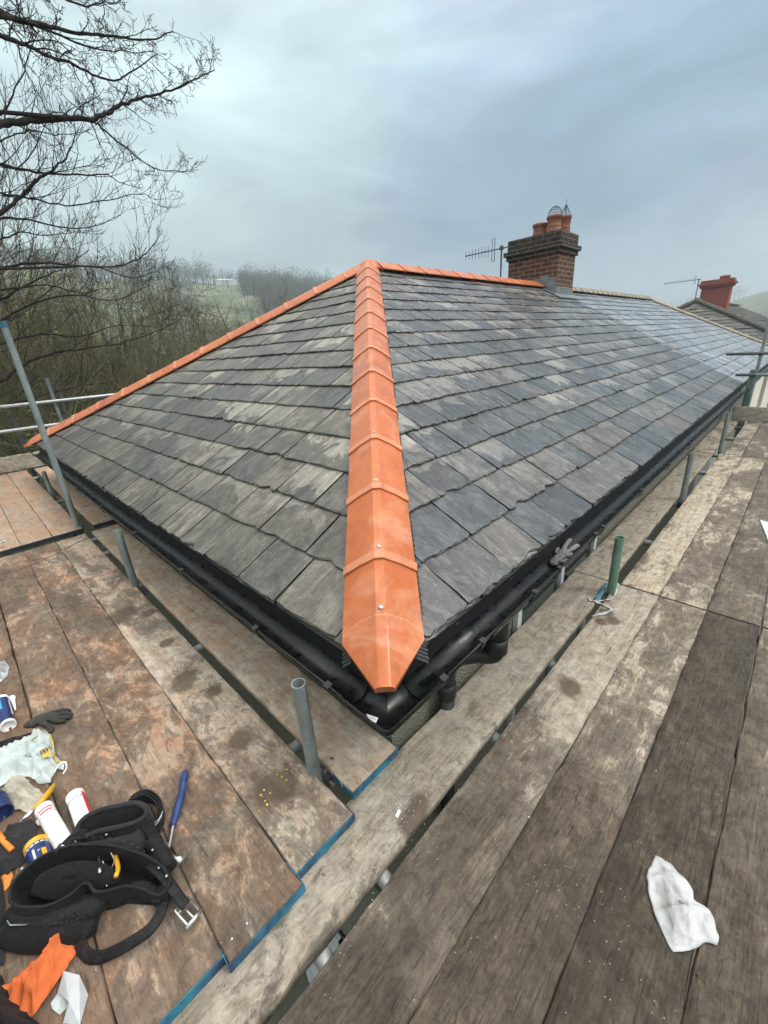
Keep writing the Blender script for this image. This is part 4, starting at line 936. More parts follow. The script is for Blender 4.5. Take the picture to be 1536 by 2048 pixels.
# yellow handled pliers-like tool
e=empty('hand_tool',at(85,1600,ZL),'yellow handled hand tool lying between the sack and the white tubes','hand tool'); off=e.location.copy()
mb=MB(); mb.tube([p-off for p in path([(108,1570,.018),(98,1585,.03),(84,1602,.035),(68,1618,.03)],ZL)],[.008,.009,.011,.012,.012,.013,.014,.013,.013,.012,.013,.012,.011,.010,.009,.008][:16],10,flat=.8); mb.build('handle','yellow',e,True)
mb=MB(); mb.tube([p-off for p in path([(66,1620,.03),(52,1634,.028),(40,1645,.02),(28,1660,.012)],ZL)],[.007]*8+[.004]*8,8,flat=.6); mb.build('shaft','steel',e,True)
e=empty('hand_tool',at(20,1690,ZL),'orange handled tool half hidden at the left edge above the charcoal cloth','hand tool'); off=e.location.copy()
mb=MB(); mb.tube([p-off for p in path([(-10,1660,.06),(10,1685,.055),(24,1700,.05)],ZL)],.008,8); mb.build('handle','orange',e,True)
# hammer
e=empty('claw_hammer',at(345,1640,ZL),'blue handled claw hammer lying on the left deck beside the tool belt','hammer'); off=e.location.copy()
pp=[p-off for p in path([(369,1545,.016),(366,1572,.017),(360,1600,.017),(352,1628,.017),(345,1652,.016)],ZL,4)]
mb=MB(); mb.tube(pp,[.012,.0155,.0165,.016,.015,.0145,.0145,.015,.0155,.016,.016,.0155,.015,.014,.0135,.013,.013],14,flat=.75); g_=mb.build('grip','bluegrip',e,True)
mb=MB(); mb.tube([p-off for p in path([(346,1650,.016),(342,1672,.016),(338,1692,.018),(334,1710,.022)],ZL,4)],[.0085]*13,10,flat=.7); mb.build('shaft','steel',e,True)
mb=MB(); hc=at(336,1708,ZL+.024)-off
c1=[p-off for p in path([(337,1712,.022),(350,1722,.030),(363,1718,.030),(370,1708,.022),(374,1700,.014)],ZL,4)]
mb.tube(c1,[.013]*5+[.012,.012,.011,.010,.009,.008,.008,.007,.006,.005,.004,.003],10,flat=.55)
c2=[p-off for p in path([(337,1712,.022),(330,1700,.024),(322,1690,.026)],ZL,4)]; mb.tube(c2,[.013,.013,.012,.011,.011,.014,.015,.015,.015],12)
mb.build('head','steel',e,True)
# ---------------- tool belt
tb=empty('tool_belt',at(200,1780,ZL),'black fabric tool belt with open pouches and a chrome buckle lying on the left deck','tool belt'); off=tb.location.copy()
def ribbon(pts,wd,name,mat,thick=.004,n=6,lean=None,taper=None):
    """upright strap following pixel points given at their lower-edge height; wd is its height"""
    P=path(pts,ZL,n); mb=MB(); rows=[]
    for i,p in enumerate(P):
        d=(P[min(i+1,len(P)-1)]-P[max(i-1,0)]); d.normalize(); s_=d.cross(Vector((0,0,1))); s_=s_.normalized() if s_.length>1e-4 else Vector((1,0,0))
        ww=wd(i/(len(P)-1)) if callable(wd) else wd; ln=(lean or 0)*ww; q=p-off
        rows.append([q+Vector((0,0,ww*k/5))+s_*(ln*(k/5)+.004*math.sin(k*.9)*math.sin(i*.35)) for k in range(6)])
    mb.grid(rows); return mb.build(name,mat,tb,True,solid=thick)
def piping(pts,r,name='binding',mat='beltf',n=6): 
    mb=MB(); mb.tube([p-off for p in path(pts,ZL,n)],r,8); return mb.build(name,mat,tb,True)
# big open pouch: rim loop + walls down to a floor
rim=[(20,1802,.10),(24,1770,.115),(50,1738,.125),(95,1706,.13),(150,1690,.13),(215,1690,.125),(270,1703,.115),(318,1728,.10),(340,1760,.075),(320,1790,.06),(285,1755+22,.07),(250,1772,.075),(215,1782,.085),(190,1782,.09),(178,1768,.095),(165,1768,.10),(140,1790,.10),(105,1808,.10),(65,1815,.10),(35,1812,.10)]
Rm=[p-off for p in path(rim+[rim[0]],ZL,5)][:-1]
mb=MB(); N_=len(Rm); c_=sum(Rm,Vector())/N_; rows=[]
zf=.006
for k,(f_,h_) in enumerate(((1.,1.),(1.012,.82),(1.02,.6),(1.0,.35),(.96,.12),(.90,.03),(.5,.02),(.05,.02))):
    rows.append([Vector((c_.x+(p.x-c_.x)*f_,c_.y+(p.y-c_.y)*f_,max(zf,p.z*h_)))+Vector((.007*nv(p,17,k),.007*nv(p,17,k+9),.004*nv(p,25,k)))*(1 if k else .2) for p in Rm])
mb.grid(rows,0,True); mb.build('large_pouch','beltf',tb,True,solid=.005)
mb=MB(); mb.tube([p+Vector((0,0,.003*nv(p,22,5))) for p in Rm+[Rm[0]]],.0042,8,False); mb.build('binding','leather',tb,True)
# oval back pad inside pouch
mb=MB(); 
pc=[at(x,y,ZL+h_)-off for x,y,h_ in ((60,1790,.055),(75,1755,.085),(115,1732,.10),(165,1722,.105),(215,1730,.10),(240,1755,.09),(215,1775,.07),(165,1785,.055),(110,1800,.045))]
rr_=cat(pc+[pc[0]],4)[:-1]; c_=sum(rr_,Vector())/len(rr_); mb.grid([[c_.lerp(p,f_)+Vector((0,0,.012*(1-f_*f_))) for p in rr_] for f_ in (.05,.35,.65,.9,1.)],0,True); mb.build('padded_back','beltf',tb,True,solid=.006)
# front skirt of the pouch (long roll below the rim) and lower body
mb=MB(); P=[p-off for p in path([(18,1832,.035),(60,1838,.045),(110,1836,.05),(150,1824,.05),(190,1812,.05),(205,1800,.045)],ZL,6)]
mb.tube(P,[.022+.010*math.sin(PI*i/(len(P)-1)) for i in range(len(P))],14,flat=.8); mb.build('belt_roll','leather',tb,True)
mb=MB(); P=[p-off for p in path([(12,1865,.02),(60,1868,.025),(110,1862,.026),(160,1850,.026),(195,1838,.02)],ZL,6)]; mb.tube(P,[.030+.012*math.sin(PI*i/(len(P)-1)) for i in range(len(P))],14,flat=.75); mb.build('lower_pouch','beltf',tb,True)
mb=MB(); mb.tube([at(x,y,ZL+.062)-off for x,y in ((14,1842),(20,1850),(54,1849),(57,1843))],.0018,6); mb.build('wire_clip','steel',tb)
# upper small pouch (leather, open)
rim2=[(152,1662,.09),(165,1640,.105),(195,1622,.115),(235,1612,.12),(270,1606,.12),(290,1614,.115),(292,1630,.10),(270,1645,.095),(235,1655,.09),(200,1662,.085),(170,1672,.085)]
Rm=[p-off for p in path(rim2+[rim2[0]],ZL,5)][:-1]; c_=sum(Rm,Vector())/len(Rm)
mb=MB(); mb.grid([[Vector((c_.x+(p.x-c_.x)*f_,c_.y+(p.y-c_.y)*f_,max(zf,p.z*h_)))+Vector((0,0,.004*nv(p,30,k))) for p in Rm] for k,(f_,h_) in enumerate(((1.,1.),(1.03,.8),(1.08,.5),(1.08,.2),(1.,.03),(.5,.02),(.05,.02)))],0,True); mb.build('small_pouch','greyf',tb,True,solid=.006)
mb=MB(); mb.tube(Rm+[Rm[0]],.0075,8,False); mb.build('binding','greyf',tb,True)
mb=MB(); P=[p-off for p in path([(150,1688,.06),(190,1682,.075),(225,1676,.08),(262,1668,.075),(280,1655,.07)],ZL,6)]
rows=[]
for i,p in enumerate(P): rows.append([p+Vector((0,0,0)),p+Vector((.004,-.02,-.006)),p+Vector((.006,-.04,-.022)),p+Vector((.008,-.055,-.05))])
mb.grid(rows); mb.build('pouch_flap','greyf',tb,True,solid=.005)
# coiled belt at the top right
for k,rad in enumerate((0,1,2)):
    ribbon([(268-3*k,1612+5*k,.03),(290-2*k,1600+4*k,.03),(312-3*k,1598+5*k,.03),(326-4*k,1615+3*k,.03),(328-4*k,1645,.02),(318-4*k,1668-3*k,.02)],.045,'belt_strap','leather',.004)
mb=MB()
for k in range(2):
    mb.tube([p-off for p in path([(300-k*4,1650+k*6,.058),(316-k*3,1640+k*8,.066),(326-k*2,1622+k*8,.074)],ZL,5)],.0010,4)
mb.build('stitching','paper',tb)
# dark roll (tool loop) between pouch and hammer head
mb=MB(); P=[p-off for p in path([(305,1680,.055),(318,1700,.05),(332,1722,.045),(338,1738,.04)],ZL,5)]; mb.tube(P,[.022+.002*math.sin(i) for i in range(len(P))],16); mb.build('tool_loop','leather',tb,True)
# main belt from pouch to buckle
def strap(pts,wd,name='belt_strap',mat='leather',th=.0035,tw=0):
    P=[p-off for p in path(pts,ZL,6)]; mb=MB(); rows=[]
    for i,p in enumerate(P):
        d=(P[min(i+1,len(P)-1)]-P[max(i-1,0)]).normalized(); s_=d.cross(Vector((0,0,1))).normalized(); a=tw*i/(len(P)-1) if not callable(tw) else tw(i/(len(P)-1)); v_=s_*math.cos(a)+Vector((0,0,1))*math.sin(a)
        rows.append([p+v_*(wd*(k/4-.5)) for k in range(5)])
    mb.grid(rows); return mb.build(name,mat,tb,True,solid=th)
strap([(300,1725,.085),(328,1752,.075),(345,1775,.06),(362,1800,.045),(372,1812,.035)],.026)
strap([(345,1752,.07),(330,1770,.06),(318,1785,.05),(312,1805,.04)],.022)
# free strap loop in front
strap([(326,1800,.03),(322,1825,.03),(300,1858,.034),(262,1885,.03),(225,1905,.02),(195,1915,.014),(172,1908,.014),(160,1880,.02),(175,1858,.03)],.028,tw=lambda f:.9*math.sin(f*PI))
strap([(262,1772,.055),(285,1770,.05),(305,1778,.04),(318,1792,.03)],.020)
# buckle
mb=MB(); A=at(362,1808,ZL+.03)-off; B=at(388,1838,ZL+.02)-off; d=(B-A).normalized(); s_=d.cross(Vector((0,0,1))).normalized()
loop=[A-s_*.018,B-s_*.018,B+s_*.018,A+s_*.018,A-s_*.018]; mb.tube(loop,.0038,8); mb.tube([A+d*.012-s_*.018,A+d*.012+s_*.018],.003,8); mb.tube([A.lerp(B,.2),B+Vector((0,0,.008))],.0028,8); mb.tube([B-s_*.024,B+s_*.024],.0062,10)
mb.build('buckle','steel',tb,True)
# stitched seams, tool handles and loose ties
for pts in ([(30,1842,.072),(70,1850,.078),(120,1846,.078),(170,1834,.070)],[(60,1700,.12),(110,1684,.14),(170,1674,.138),(240,1680,.132),(300,1708,.11)]):
    P=[p-off for p in path(pts,ZL,9)]; mb=MB()
    for k in range(0,len(P)-1,2): mb.tube([P[k],P[k].lerp(P[k+1],.55)],.0005,4)
    mb.build('stitching','aerial',tb)
for pts,r_,m_ in (([(228,1700,.05),(236,1735,.115),(232,1752,.13)],.006,'yellow'),([(196,1700,.04),(200,1745,.11)],.004,'steel'),([(120,1690,.08),(112,1705,.15)],.005,'leather')):
    mb=MB(); mb.tube([p-off for p in path(pts,ZL,5)],r_,10); mb.build('tool_handle',m_,tb,True)
mb=MB()
for pts in ([(205,1722,.10),(212,1740,.08),(206,1758,.07),(214,1772,.08)],[(222,1705,.09),(228,1722,.07),(222,1738,.06)]): mb.tube([p-off for p in path(pts,ZL,6)],.0011,5)
mb.build('cord','whitep',tb)
for pts in ([(130,1690,.10),(150,1672,.095),(172,1668,.09)],[(286,1640,.08),(302,1662,.07),(312,1682,.062)]): strap(pts,.03,'belt_strap','beltf')
# rivets
mb=MB()
for x,y,h_ in ((318,1735,.09),(333,1752,.085),(77,1700,.135),(44,1737,.13),(213,1669,.08),(305,1700,.07)):
    mb.lathe([(0,.003),(.003,.002),(.004,0)],10,at(x,y,ZL+h_)-off)
mb.build('rivet','steel',tb)
# ---------------- tape, strap at the green post; wire; crumbs; nails; paint
def flat(pts,z,wd,name,mat,label,catg,th=.001):
    P=path(pts,z,6); mb=MB(); rows=[]
    for i,p in enumerate(P):
        d=(P[min(i+1,len(P)-1)]-P[max(i-1,0)]).normalized(); s_=d.cross(Vector((0,0,1))).normalized(); rows.append([p+s_*(wd*(k/3-.5))+Vector((0,0,.0035+.003*math.sin(i*.9+k))) for k in range(4)])
    mb.grid(rows); return tag(mb.build(name,mat,None,True,solid=th),label,catg)
flat([(1236,1168,.03),(1232,1185,.012),(1222,1198,.004),(1200,1202,.002),(1182,1202,.004),(1178,1196,.01)],ZR,.012,'white_tape','cloth','white tape loop wrapped round the foot of the green tube','tape')
flat([(1190,1203,.004),(1205,1210,.004),(1222,1218,.006),(1212,1226,.004),(1184,1233,.002)],ZR,.016,'white_tape','cloth','loose end of white tape lying beside the dark stains','tape')
flat([(1214,1168,.02),(1206,1180,.012),(1196,1196,.006),(1192,1203,.002)],ZR,.026,'blue_strap','lblue','pale blue strap lying at the foot of the green tube','strap',.002)
mb=MB(); mb.tube(path([(-10,1150,.004),(40,1138,.012),(90,1118,.014),(130,1098,.01),(160,1082,.012),(185,1072,.004)],ZL,8),.0022,6); tag(mb.build('wire',simple('rusty_wire',(.06,.03,.02),.7)),'thin dark wire lying across the left deck boards','wire')
flat([(-4,1088,.042),(6,1084,.043),(14,1081,.043)],ZL,.02,'paper_scrap','paper','white scrap on the raised left deck at the left edge','paper scrap')
rnd=random.Random(4)
def crumbs(n,c,r,z,name,mat,label,s0=.001,s1=.004,el=1.):
    mb=MB()
    for k in range(n):
        a=rnd.random()*TW; d=abs(rnd.gauss(0,.5))*r; x=c[0]+math.cos(a)*d*el; y=c[1]+math.sin(a)*d; s_=rnd.uniform(s0,s1)*(1 if rnd.random()<.93 else 2.2)
        q=[Vector((x,y,z+s_*.5))+Vector((rnd.uniform(-1,1)*s_,rnd.uniform(-1,1)*s_,rnd.uniform(-.5,.5)*s_)) for _ in range(4)]
        i=[mb.vert(p) for p in q]; mb.face((i[0],i[1],i[2])); mb.face((i[0],i[2],i[3])); mb.face((i[0],i[3],i[1])); mb.face((i[1],i[3],i[2]))
    return tag(mb.build(name,mat),label,kind='stuff')
sp_=at(800,1610,ZR)
crumbs(260,sp_,.10,ZR+.002,'plaster_crumbs','paper','white plaster crumbs scattered on the dark spot by the board ends',.0008,.0028,1.6)
crumbs(500,(.1,.0),.25,ZR+.002,'sawdust_crumbs','mortar','tan crumbs and splinters along the painted board ends',.0008,.003,2.2)
crumbs(120,(.6,-.55),.9,ZR+.002,'dirt_crumbs','sack','small dirt crumbs on the right deck',.0006,.0017)
crumbs(420,(-.6,.9),.9,ZL+.003,'dirt_crumbs','mortar','small dirt crumbs on the left deck',.0008,.0026)
crumbs(420,(-.2,-.55),.7,ZR+.002,'dark_crumbs','bark','dark splinters and soil on the near boards',.001,.004)
mb=MB(); q=[at(790,1632,ZR+.004),at(797,1618,ZR+.012),at(802,1622,ZR+.01),at(796,1636,ZR+.004)]; mb.face([mb.vert(p) for p in q]); tag(mb.build('plaster_flake','whitep',solid=.002),'white plaster flake in the middle of the crumb pile','plaster flake')
def blot(px,py,z,r,name,mat,label,catg,seed,n=11):
    mb=MB(); c=at(px,py,z); rr_=random.Random(seed)
    for k in range(n):
        o_=Vector((rr_.gauss(0,r*.5),rr_.gauss(0,r*.9),0)); s_=r*rr_.uniform(.04,.15); P=[]
        for j in range(12):
            a=TW*j/12; d=s_*(1+.6*nv((math.cos(a),math.sin(a),k),1.7,seed)); P.append(mb.vert(c+o_+Vector((math.cos(a)*d,math.sin(a)*d*1.4,.0035+k*.0002))))
        mb.face(P)
    return tag(mb.build(name,mat,solid=.001),label,catg)
blot(530,1603,ZL,.028,'paint_spot','yelpaint','bright yellow paint spot on the left deck nearest the board ends','paint spot',1)
blot(571,1554,ZL,.022,'paint_spot','yelpaint','faint yellow paint spot left of the nearest tube stub','paint spot',2,9)
blot(368,1393,ZL,.022,'paint_spot','yelpaint','yellow paint spot on the middle of the left deck','paint spot',3)
for i,(x,y,l) in enumerate(((1229,1346,'nail head in the board joint below the dark stain'),(1058,1634,'nail head in the board joint near the middle of the right deck'),(1374,1313,'nail head at the edge of the dark muddy board'),(494,1847,'white speck on the board ends at the bottom'),(464,1878,'second white speck left of the other by the board ends'))):
    mb=MB(); mb.lathe([(0,.003),(.0025,.0025),(.003,.001),(.003,-.002)],10,at(x,y,(ZR if i<3 else ZL)+.001)); tag(mb.build('nail_head','paper',smooth=True),l,'nail head')
# ------------------------------------------------------------------ neighbouring houses
def house2():
    g0=-5.2; e=empty('house',(25,0,g0),'neighbouring cream house with a mossy grey hip roof and a red chimney','house','neighbouring houses')
    def ap(mb,name,mat,**k):
        o=mb.build(name,mat,**k); o.parent=e; o.location=Vector((-25,0,-g0)); return o
    x0=24.2; y0,y1=-1.3,9.2; ap_=Vector((27.6,4.15,2.15)); x1=44; zev=-.55
    mb=MB(); 
    def W3(p,z=0): return Vector(p)+Vector((0,0,z))
    def slope(A,B,C,D,seed):  # quad A-B eave, D-C top; overlapping slate strips
        rnd=random.Random(seed); n=18
        for i in range(n):
            f0,f1=i/n,(i+1.12)/n; 
            L0,L1=A.lerp(D,f0),A.lerp(D,min(1,f1)); R0,R1=B.lerp(C,f0),B.lerp(C,min(1,f1)); wd=(R0-L0).length; m=max(1,int(wd/.3))
            for k in range(m):
                a,b=k/m+.003/m,(k+1)/m-.02/m; j=rnd.gauss(0,.012); lift=.03+rnd.random()*.012
                q=[L0.lerp(R0,a)+Vector((0,0,lift+j)),L0.lerp(R0,b)+Vector((0,0,lift+j)),L1.lerp(R1,b)+Vector((0,0,.005)),L1.lerp(R1,a)+Vector((0,0,.005))]
                I=[mb.vert(p) for p in q]; mb.face(I,0,[(0,0),(.3,0),(.3,.23),(0,.23)],rnd.random()*.98+.01)
                J=[mb.vert(q[0]-Vector((0,0,.02))),mb.vert(q[1]-Vector((0,0,.02)))]; mb.face((J[0],J[1],I[1],I[0]),0,[(0,0)]*4,.5,.9)
    A=Vector((x0,y0,zev)); B=Vector((x0,y1,zev)); C=Vector((x1,y0,zev)); rg=Vector((x1,ap_.y,ap_.z)); D=Vector((x1,y1,zev))
    slope(B,A,ap_,ap_+Vector((0,.01,0)),1); slope(A,C,rg,ap_,2)
    ap(mb,'slate_roof','slate_far')
    mb=MB(); I=[mb.vert(p) for p in (A,B,ap_-Vector((0,0,.02)),D,rg-Vector((0,0,.02)),C)]; mb.face((I[0],I[1],I[2])); mb.face((I[1],I[3],I[4],I[2])); mb.face((I[0],I[2],I[4],I[5])); ap(mb,'roof_underlay','blackm')
    for (p,q,n) in ((A,ap_,15),(B,ap_,15),(ap_,rg,34)):
        for o in oldrun(p+Vector((0,0,.03)),q+Vector((0,0,.03)),n,'mosstile',.15,'hip_tile' if n==15 else 'ridge_tile'):
            o.parent=e; mm=o.matrix_world.copy(); o.location=o.location+Vector((-25,0,-g0))-Vector((0,0,0))
    mb=MB(); mb.box(x0+.35,x1,y0+.35,y1-.3,g0,zev); ap(mb,'wall','render')
    mb=MB(); mb.box(x0-.05,x0+.02,y0,y1,zev-.16,zev-.01); mb.box(x0+.02,x1,y0-.05,y0+.02,zev-.16,zev-.01); ap(mb,'gutter','blackm')
    for y in (1.62,.98,.2): mb=MB(); mb.tube([(x0+.28,y,zev-.1),(x0+.28,y,g0)],.055,12); ap(mb,'downpipe','blackm')
    # window and red porch roof
    mb=MB(); mb.box(x0+.31,x0+.345,1.95,2.7,-2.6,-1.3); f=ap(mb,'window','white'); mb=MB(); mb.box(x0+.295,x0+.308,2.02,2.63,-2.5,-1.4); o=ap(mb,'pane','glass'); o.parent=f; o.location=(0,0,0)
    mb=MB(); I=[mb.vert(p) for p in ((x0-.9,.62,-2.75),(x0-.9,-.9,-2.75),(x0+.34,-.9,-1.75),(x0+.34,.30,-1.75),(x0-.9,.62,-2.85),(x0-.9,-.9,-2.85))]; mb.face((I[0],I[1],I[2],I[3])); mb.face((I[4],I[5],I[1],I[0])); ap(mb,'porch_roof','redbrick',solid=.06)
    # chimney
    cx,cy=29.2,3.62; mb=MB(); mb.box(cx-.35,cx+.35,cy-.62,cy+.62,1.2,2.75); c=ap(mb,'chimney','redbrick')
    def cc(mb,n,m,**k): o=mb.build(n,m,**k); o.parent=c; return o
    mb=MB(); mb.box(cx-.43,cx+.43,cy-.70,cy+.70,2.752,2.86); mb.box(cx-.50,cx+.50,cy-.77,cy+.77,2.862,2.96); mb.box(cx-.42,cx+.42,cy-.69,cy+.69,2.962,3.10); cc(mb,'corbel','redbrick')
    mb=MB(); mb.lathe([(.22,3.10),(.20,3.16),(.24,3.19),(.24,3.24),(.14,3.28),(0,3.29)],20,(cx,cy-.25,0)); cc(mb,'chimney_pot','redbrick',smooth=True)
    return e
house2()
aerial('tv_aerial',(28.7,4.4,1.75),3.25,(-.1,1.,0),1.55,12,'small distant television aerial left of the red chimney',1.4)
# brick chimney and wall at the extreme right
e=empty('house',(34,-1.5,-5.2),'distant brown brick house end cut off by the right edge','house','neighbouring houses')
mb=MB(); mb.box(0,2.4,-3,3.0,0,6.1,0,None,True); mb.build('wall','brick',e); mb=MB(); mb.box(.2,1.,1.9,2.7,6.1,7.6,0,None,True); c=mb.build('chimney','brick',e); mb=MB(); mb.box(.12,1.08,1.82,2.78,7.6,7.72); mb.build('corbel','brickd',c)
mb=MB(); I=[mb.vert(p) for p in ((-.2,-3.2,6.05),(-.2,3.1,6.05),(1.2,3.1,6.6),(1.2,-3.2,6.6),(2.6,3.1,6.05),(2.6,-3.2,6.05))]; mb.face((I[0],I[1],I[2],I[3])); mb.face((I[3],I[2],I[4],I[5])); mb.build('roof','slate_hip',e,solid=.08)
# white rendered bay of the attached half seen below the gutter
mb=MB(); mb.box(9.3,12.6,-.02,.16,GZ,-.18); mb.box(14.2,17.4,-.02,.16,GZ,-.18); hp(mb.build('bay','render'))
#@@TREES
# ------------------------------------------------------------------ bare trees
def grow(mb,p,d,r,L,depth,rnd,up=.12,wig=.35,sides=None,minr=.003,kids=(3,5),first=.3,ratio=.62,spread=.75,seg=4,mi=0):
    pts=[p.copy()]; dd=d.normalized(); rad=[r]; st=[]
    for i in range(seg):
        dd=(dd+Vector((rnd.gauss(0,wig),rnd.gauss(0,wig),rnd.gauss(0,wig)))*.5+Vector((0,0,up))).normalized()
        p=p+dd*(L/seg); pts.append(p.copy()); rad.append(max(minr,r*(1-.75*(i+1)/seg))); st.append(dd.copy())
    mb.tube(pts,rad,sides or (7 if r>.05 else (5 if r>.02 else 3)),False,mi)
    if depth<=0: return
    n=rnd.randint(*kids)
    for k in range(n):
        f=first+(1-first)*(k+rnd.random()*.8)/n; f=min(f,.98); i=min(seg-1,int(f*seg)); q=pts[i].lerp(pts[i+1],f*seg-i)
        a=st[i].orthogonal().normalized(); a=Matrix.Rotation(rnd.random()*TW,3,st[i])@a
        nd=(st[i]*(1-spread*.4)+a*spread*rnd.uniform(.6,1.2)).normalized()
        grow(mb,q,nd,max(minr,rad[i]*ratio*rnd.uniform(.7,1)),L*ratio*rnd.uniform(.6,1.15),depth-1,rnd,up,wig,None,minr,kids,first,ratio,spread,max(2,seg-1),mi)
def tree_proto(seed,h=9.,stems=1,depth=5,kids=(3,5),spread=.7,up=.10,mat='bark',minr=.006,r=.16,name='bare_tree'):
    rnd=random.Random(seed); e=empty(name,(0,0,0),None,None)
    tr=MB(); cr_=MB()
    for s_ in range(stems):
        d=Vector((rnd.gauss(0,.12+.16*(stems>1)),rnd.gauss(0,.12+.16*(stems>1)),1)); p=Vector((rnd.gauss(0,.15),rnd.gauss(0,.15),0)) if stems>1 else Vector()
        pts=[p.copy()]; rad=[r*1.25]; hh=h*.55; n=7; dd=d.normalized()
        for i in range(n):
            dd=(dd+Vector((rnd.gauss(0,.10),rnd.gauss(0,.10),.05))).normalized(); p=p+dd*hh/n; pts.append(p.copy()); rad.append(r*(1-.55*(i+1)/n))
        tr.tube(pts,rad,9)
        grow(cr_,pts[-1],dd,rad[-1],h*.42,depth-1,rnd,up,.32,None,minr,kids,.2,.62,spread)
        for k in range(9 if stems==1 else 6):
            i=2+int((n-2)*(k+rnd.random())/(9 if stems==1 else 6)); i=min(i,n-1); a=rnd.random()*TW
            grow(cr_,pts[i],Vector((math.cos(a),math.sin(a),rnd.uniform(.25,.8))),rad[i]*.55,h*rnd.uniform(.24,.36),depth-1,rnd,up,.32,None,minr,kids,.25,.62,spread)
    tr.build('trunk',mat,e,True); cr_.build('crown','twig' if mat=='bark' else mat,e); return e
protos=[tree_proto(11,9.5,1,4,(4,6),.75,.10),tree_proto(12,8.5,3,4,(3,5),.6,.14,r=.10),tree_proto(13,10,1,4,(4,6),.85,.05,r=.19),tree_proto(14,7.0,4,4,(3,5),.7,.10,r=.07)]
rnd=random.Random(21); used=set()
kinds=['tall bare tree with spreading twigs in the wood behind the left hip','many stemmed bare tree in the wood behind the left hip','broad bare tree with crooked limbs in the wood behind the left hip','low bushy bare tree in the wood behind the left hip']
def put(k,x,y,s,label=None,zoff=0,group='bare trees of the wood behind the left hip'):
    root=protos[k]
    if k in used: root=dup(root)
    used.add(k); root.location=(x,y,hgt(x,y)-.15+zoff); root.rotation_euler=(0,0,rnd.random()*TW); root.scale=(s,s,s*rnd.uniform(.92,1.1)); tag(root,label or kinds[k],'tree',group)
    return root
def polar(az,r): return r*math.cos(R(az))+CAM.x,r*math.sin(R(az))+CAM.y
spots=[]
for _ in range(900):
    az=rnd.uniform(56,106); r=rnd.uniform(13,64)
    lim=16 if az>76 else (18 if az>66 else 24)
    if r<lim: continue
    x,y=polar(az,r)
    if y<12: continue
    if all((x-a)**2+(y-b)**2>(1.5+r*.04)**2 for a,b in spots): spots.append((x,y))
    if len(spots)>=135: break
for x,y in spots:
    az=math.degrees(math.atan2(y-CAM.y,x-CAM.x)); r=math.hypot(x-CAM.x,y-CAM.y)
    # tree tops reach the elevation seen in the photograph
    el=5.2+max(0,(az-64))*.34+rnd.uniform(-2.2,1.0); top=CAM.z+math.tan(R(el))*r; hh=top-hgt(x,y)
    k=rnd.randrange(4); s=max(.55,min(1.9,hh/[9.8,9.2,10.2,7.6][k]))
    where='far left behind the near limbs' if az>90 else 'behind the tall left standard' if az>82 else 'above the left guard rails' if az>74 else 'above the middle of the left hip' if az>66 else 'in front of the misty field'
    dep='nearest row' if r<24 else 'second row' if r<36 else 'third row' if r<50 else 'rear row'
    put(k,x,y,s,'%s bare tree %s, %s of the wood'%(['tall twiggy','many stemmed','crooked broad','low bushy'][k],where,dep))
# the snag against the field
x,y=polar(62.6,34); s=put(2,x,y,(CAM.z+math.tan(R(6.6))*34-hgt(x,y))/10.,'lone bare tree with thick stems standing against the pale field',group=None)
x,y=polar(56.4,62); put(1,x,y,(CAM.z+math.tan(R(5.6))*62-hgt(x,y))/9.,'faint bare tree on the slope just left of the apex hip',group=None)
for az,rr_,el in ((13.2,75,3.1),(11.9,80,3.0),(14.5,85,2.7)):
    x,y=polar(az,rr_); put(2,x,y,(CAM.z+math.tan(R(el))*rr_-hgt(x,y))/10.,'misty bare tree behind the far end of the roof',group='misty trees behind the far roof end')
# undergrowth: arching brambles and saplings
mb=MB(); rnd=random.Random(31)
for k in range(15000):
    az=rnd.uniform(54,108); r=8.5+abs(rnd.gauss(0,1))*16
    x,y=polar(az,r)
    if y<10.2 or r>55: continue
    z=hgt(x,y); L=rnd.uniform(.8,2.6)*(1+r*.01); a=rnd.random()*TW; b=rnd.uniform(.2,1.); h_=rnd.uniform(0,2.5 if az<76 else 5.)
    p=Vector((x,y,z+h_*rnd.random())); d=Vector((math.cos(a)*b,math.sin(a)*b,1.)).normalized(); P=[p]; 
    for i in range(4):
        d=(d+Vector((rnd.gauss(0,.25),rnd.gauss(0,.25),-.18*b))).normalized(); P.append(P[-1]+d*L/4)
    w_=rnd.uniform(.005,.012)*(1+r*.03); mb.tube(P,[w_,w_*.9,w_*.7,w_*.5,w_*.3],3,False)
    if k%2==0:
        for q in range(6):
            c=P[rnd.randrange(1,5)]+Vector((rnd.gauss(0,.14),rnd.gauss(0,.14),rnd.gauss(0,.12))); u=Vector((rnd.gauss(0,1),rnd.gauss(0,1),rnd.gauss(0,1))).normalized()*rnd.uniform(.02,.05); v_=u.orthogonal().normalized()*u.length*.6
            mb.face([mb.vert(c-u),mb.vert(c+v_),mb.vert(c+u),mb.vert(c-v_)])
tag(mb.build('undergrowth','under'),'tangled brown green brambles and saplings on the slope below the wood',kind='stuff')
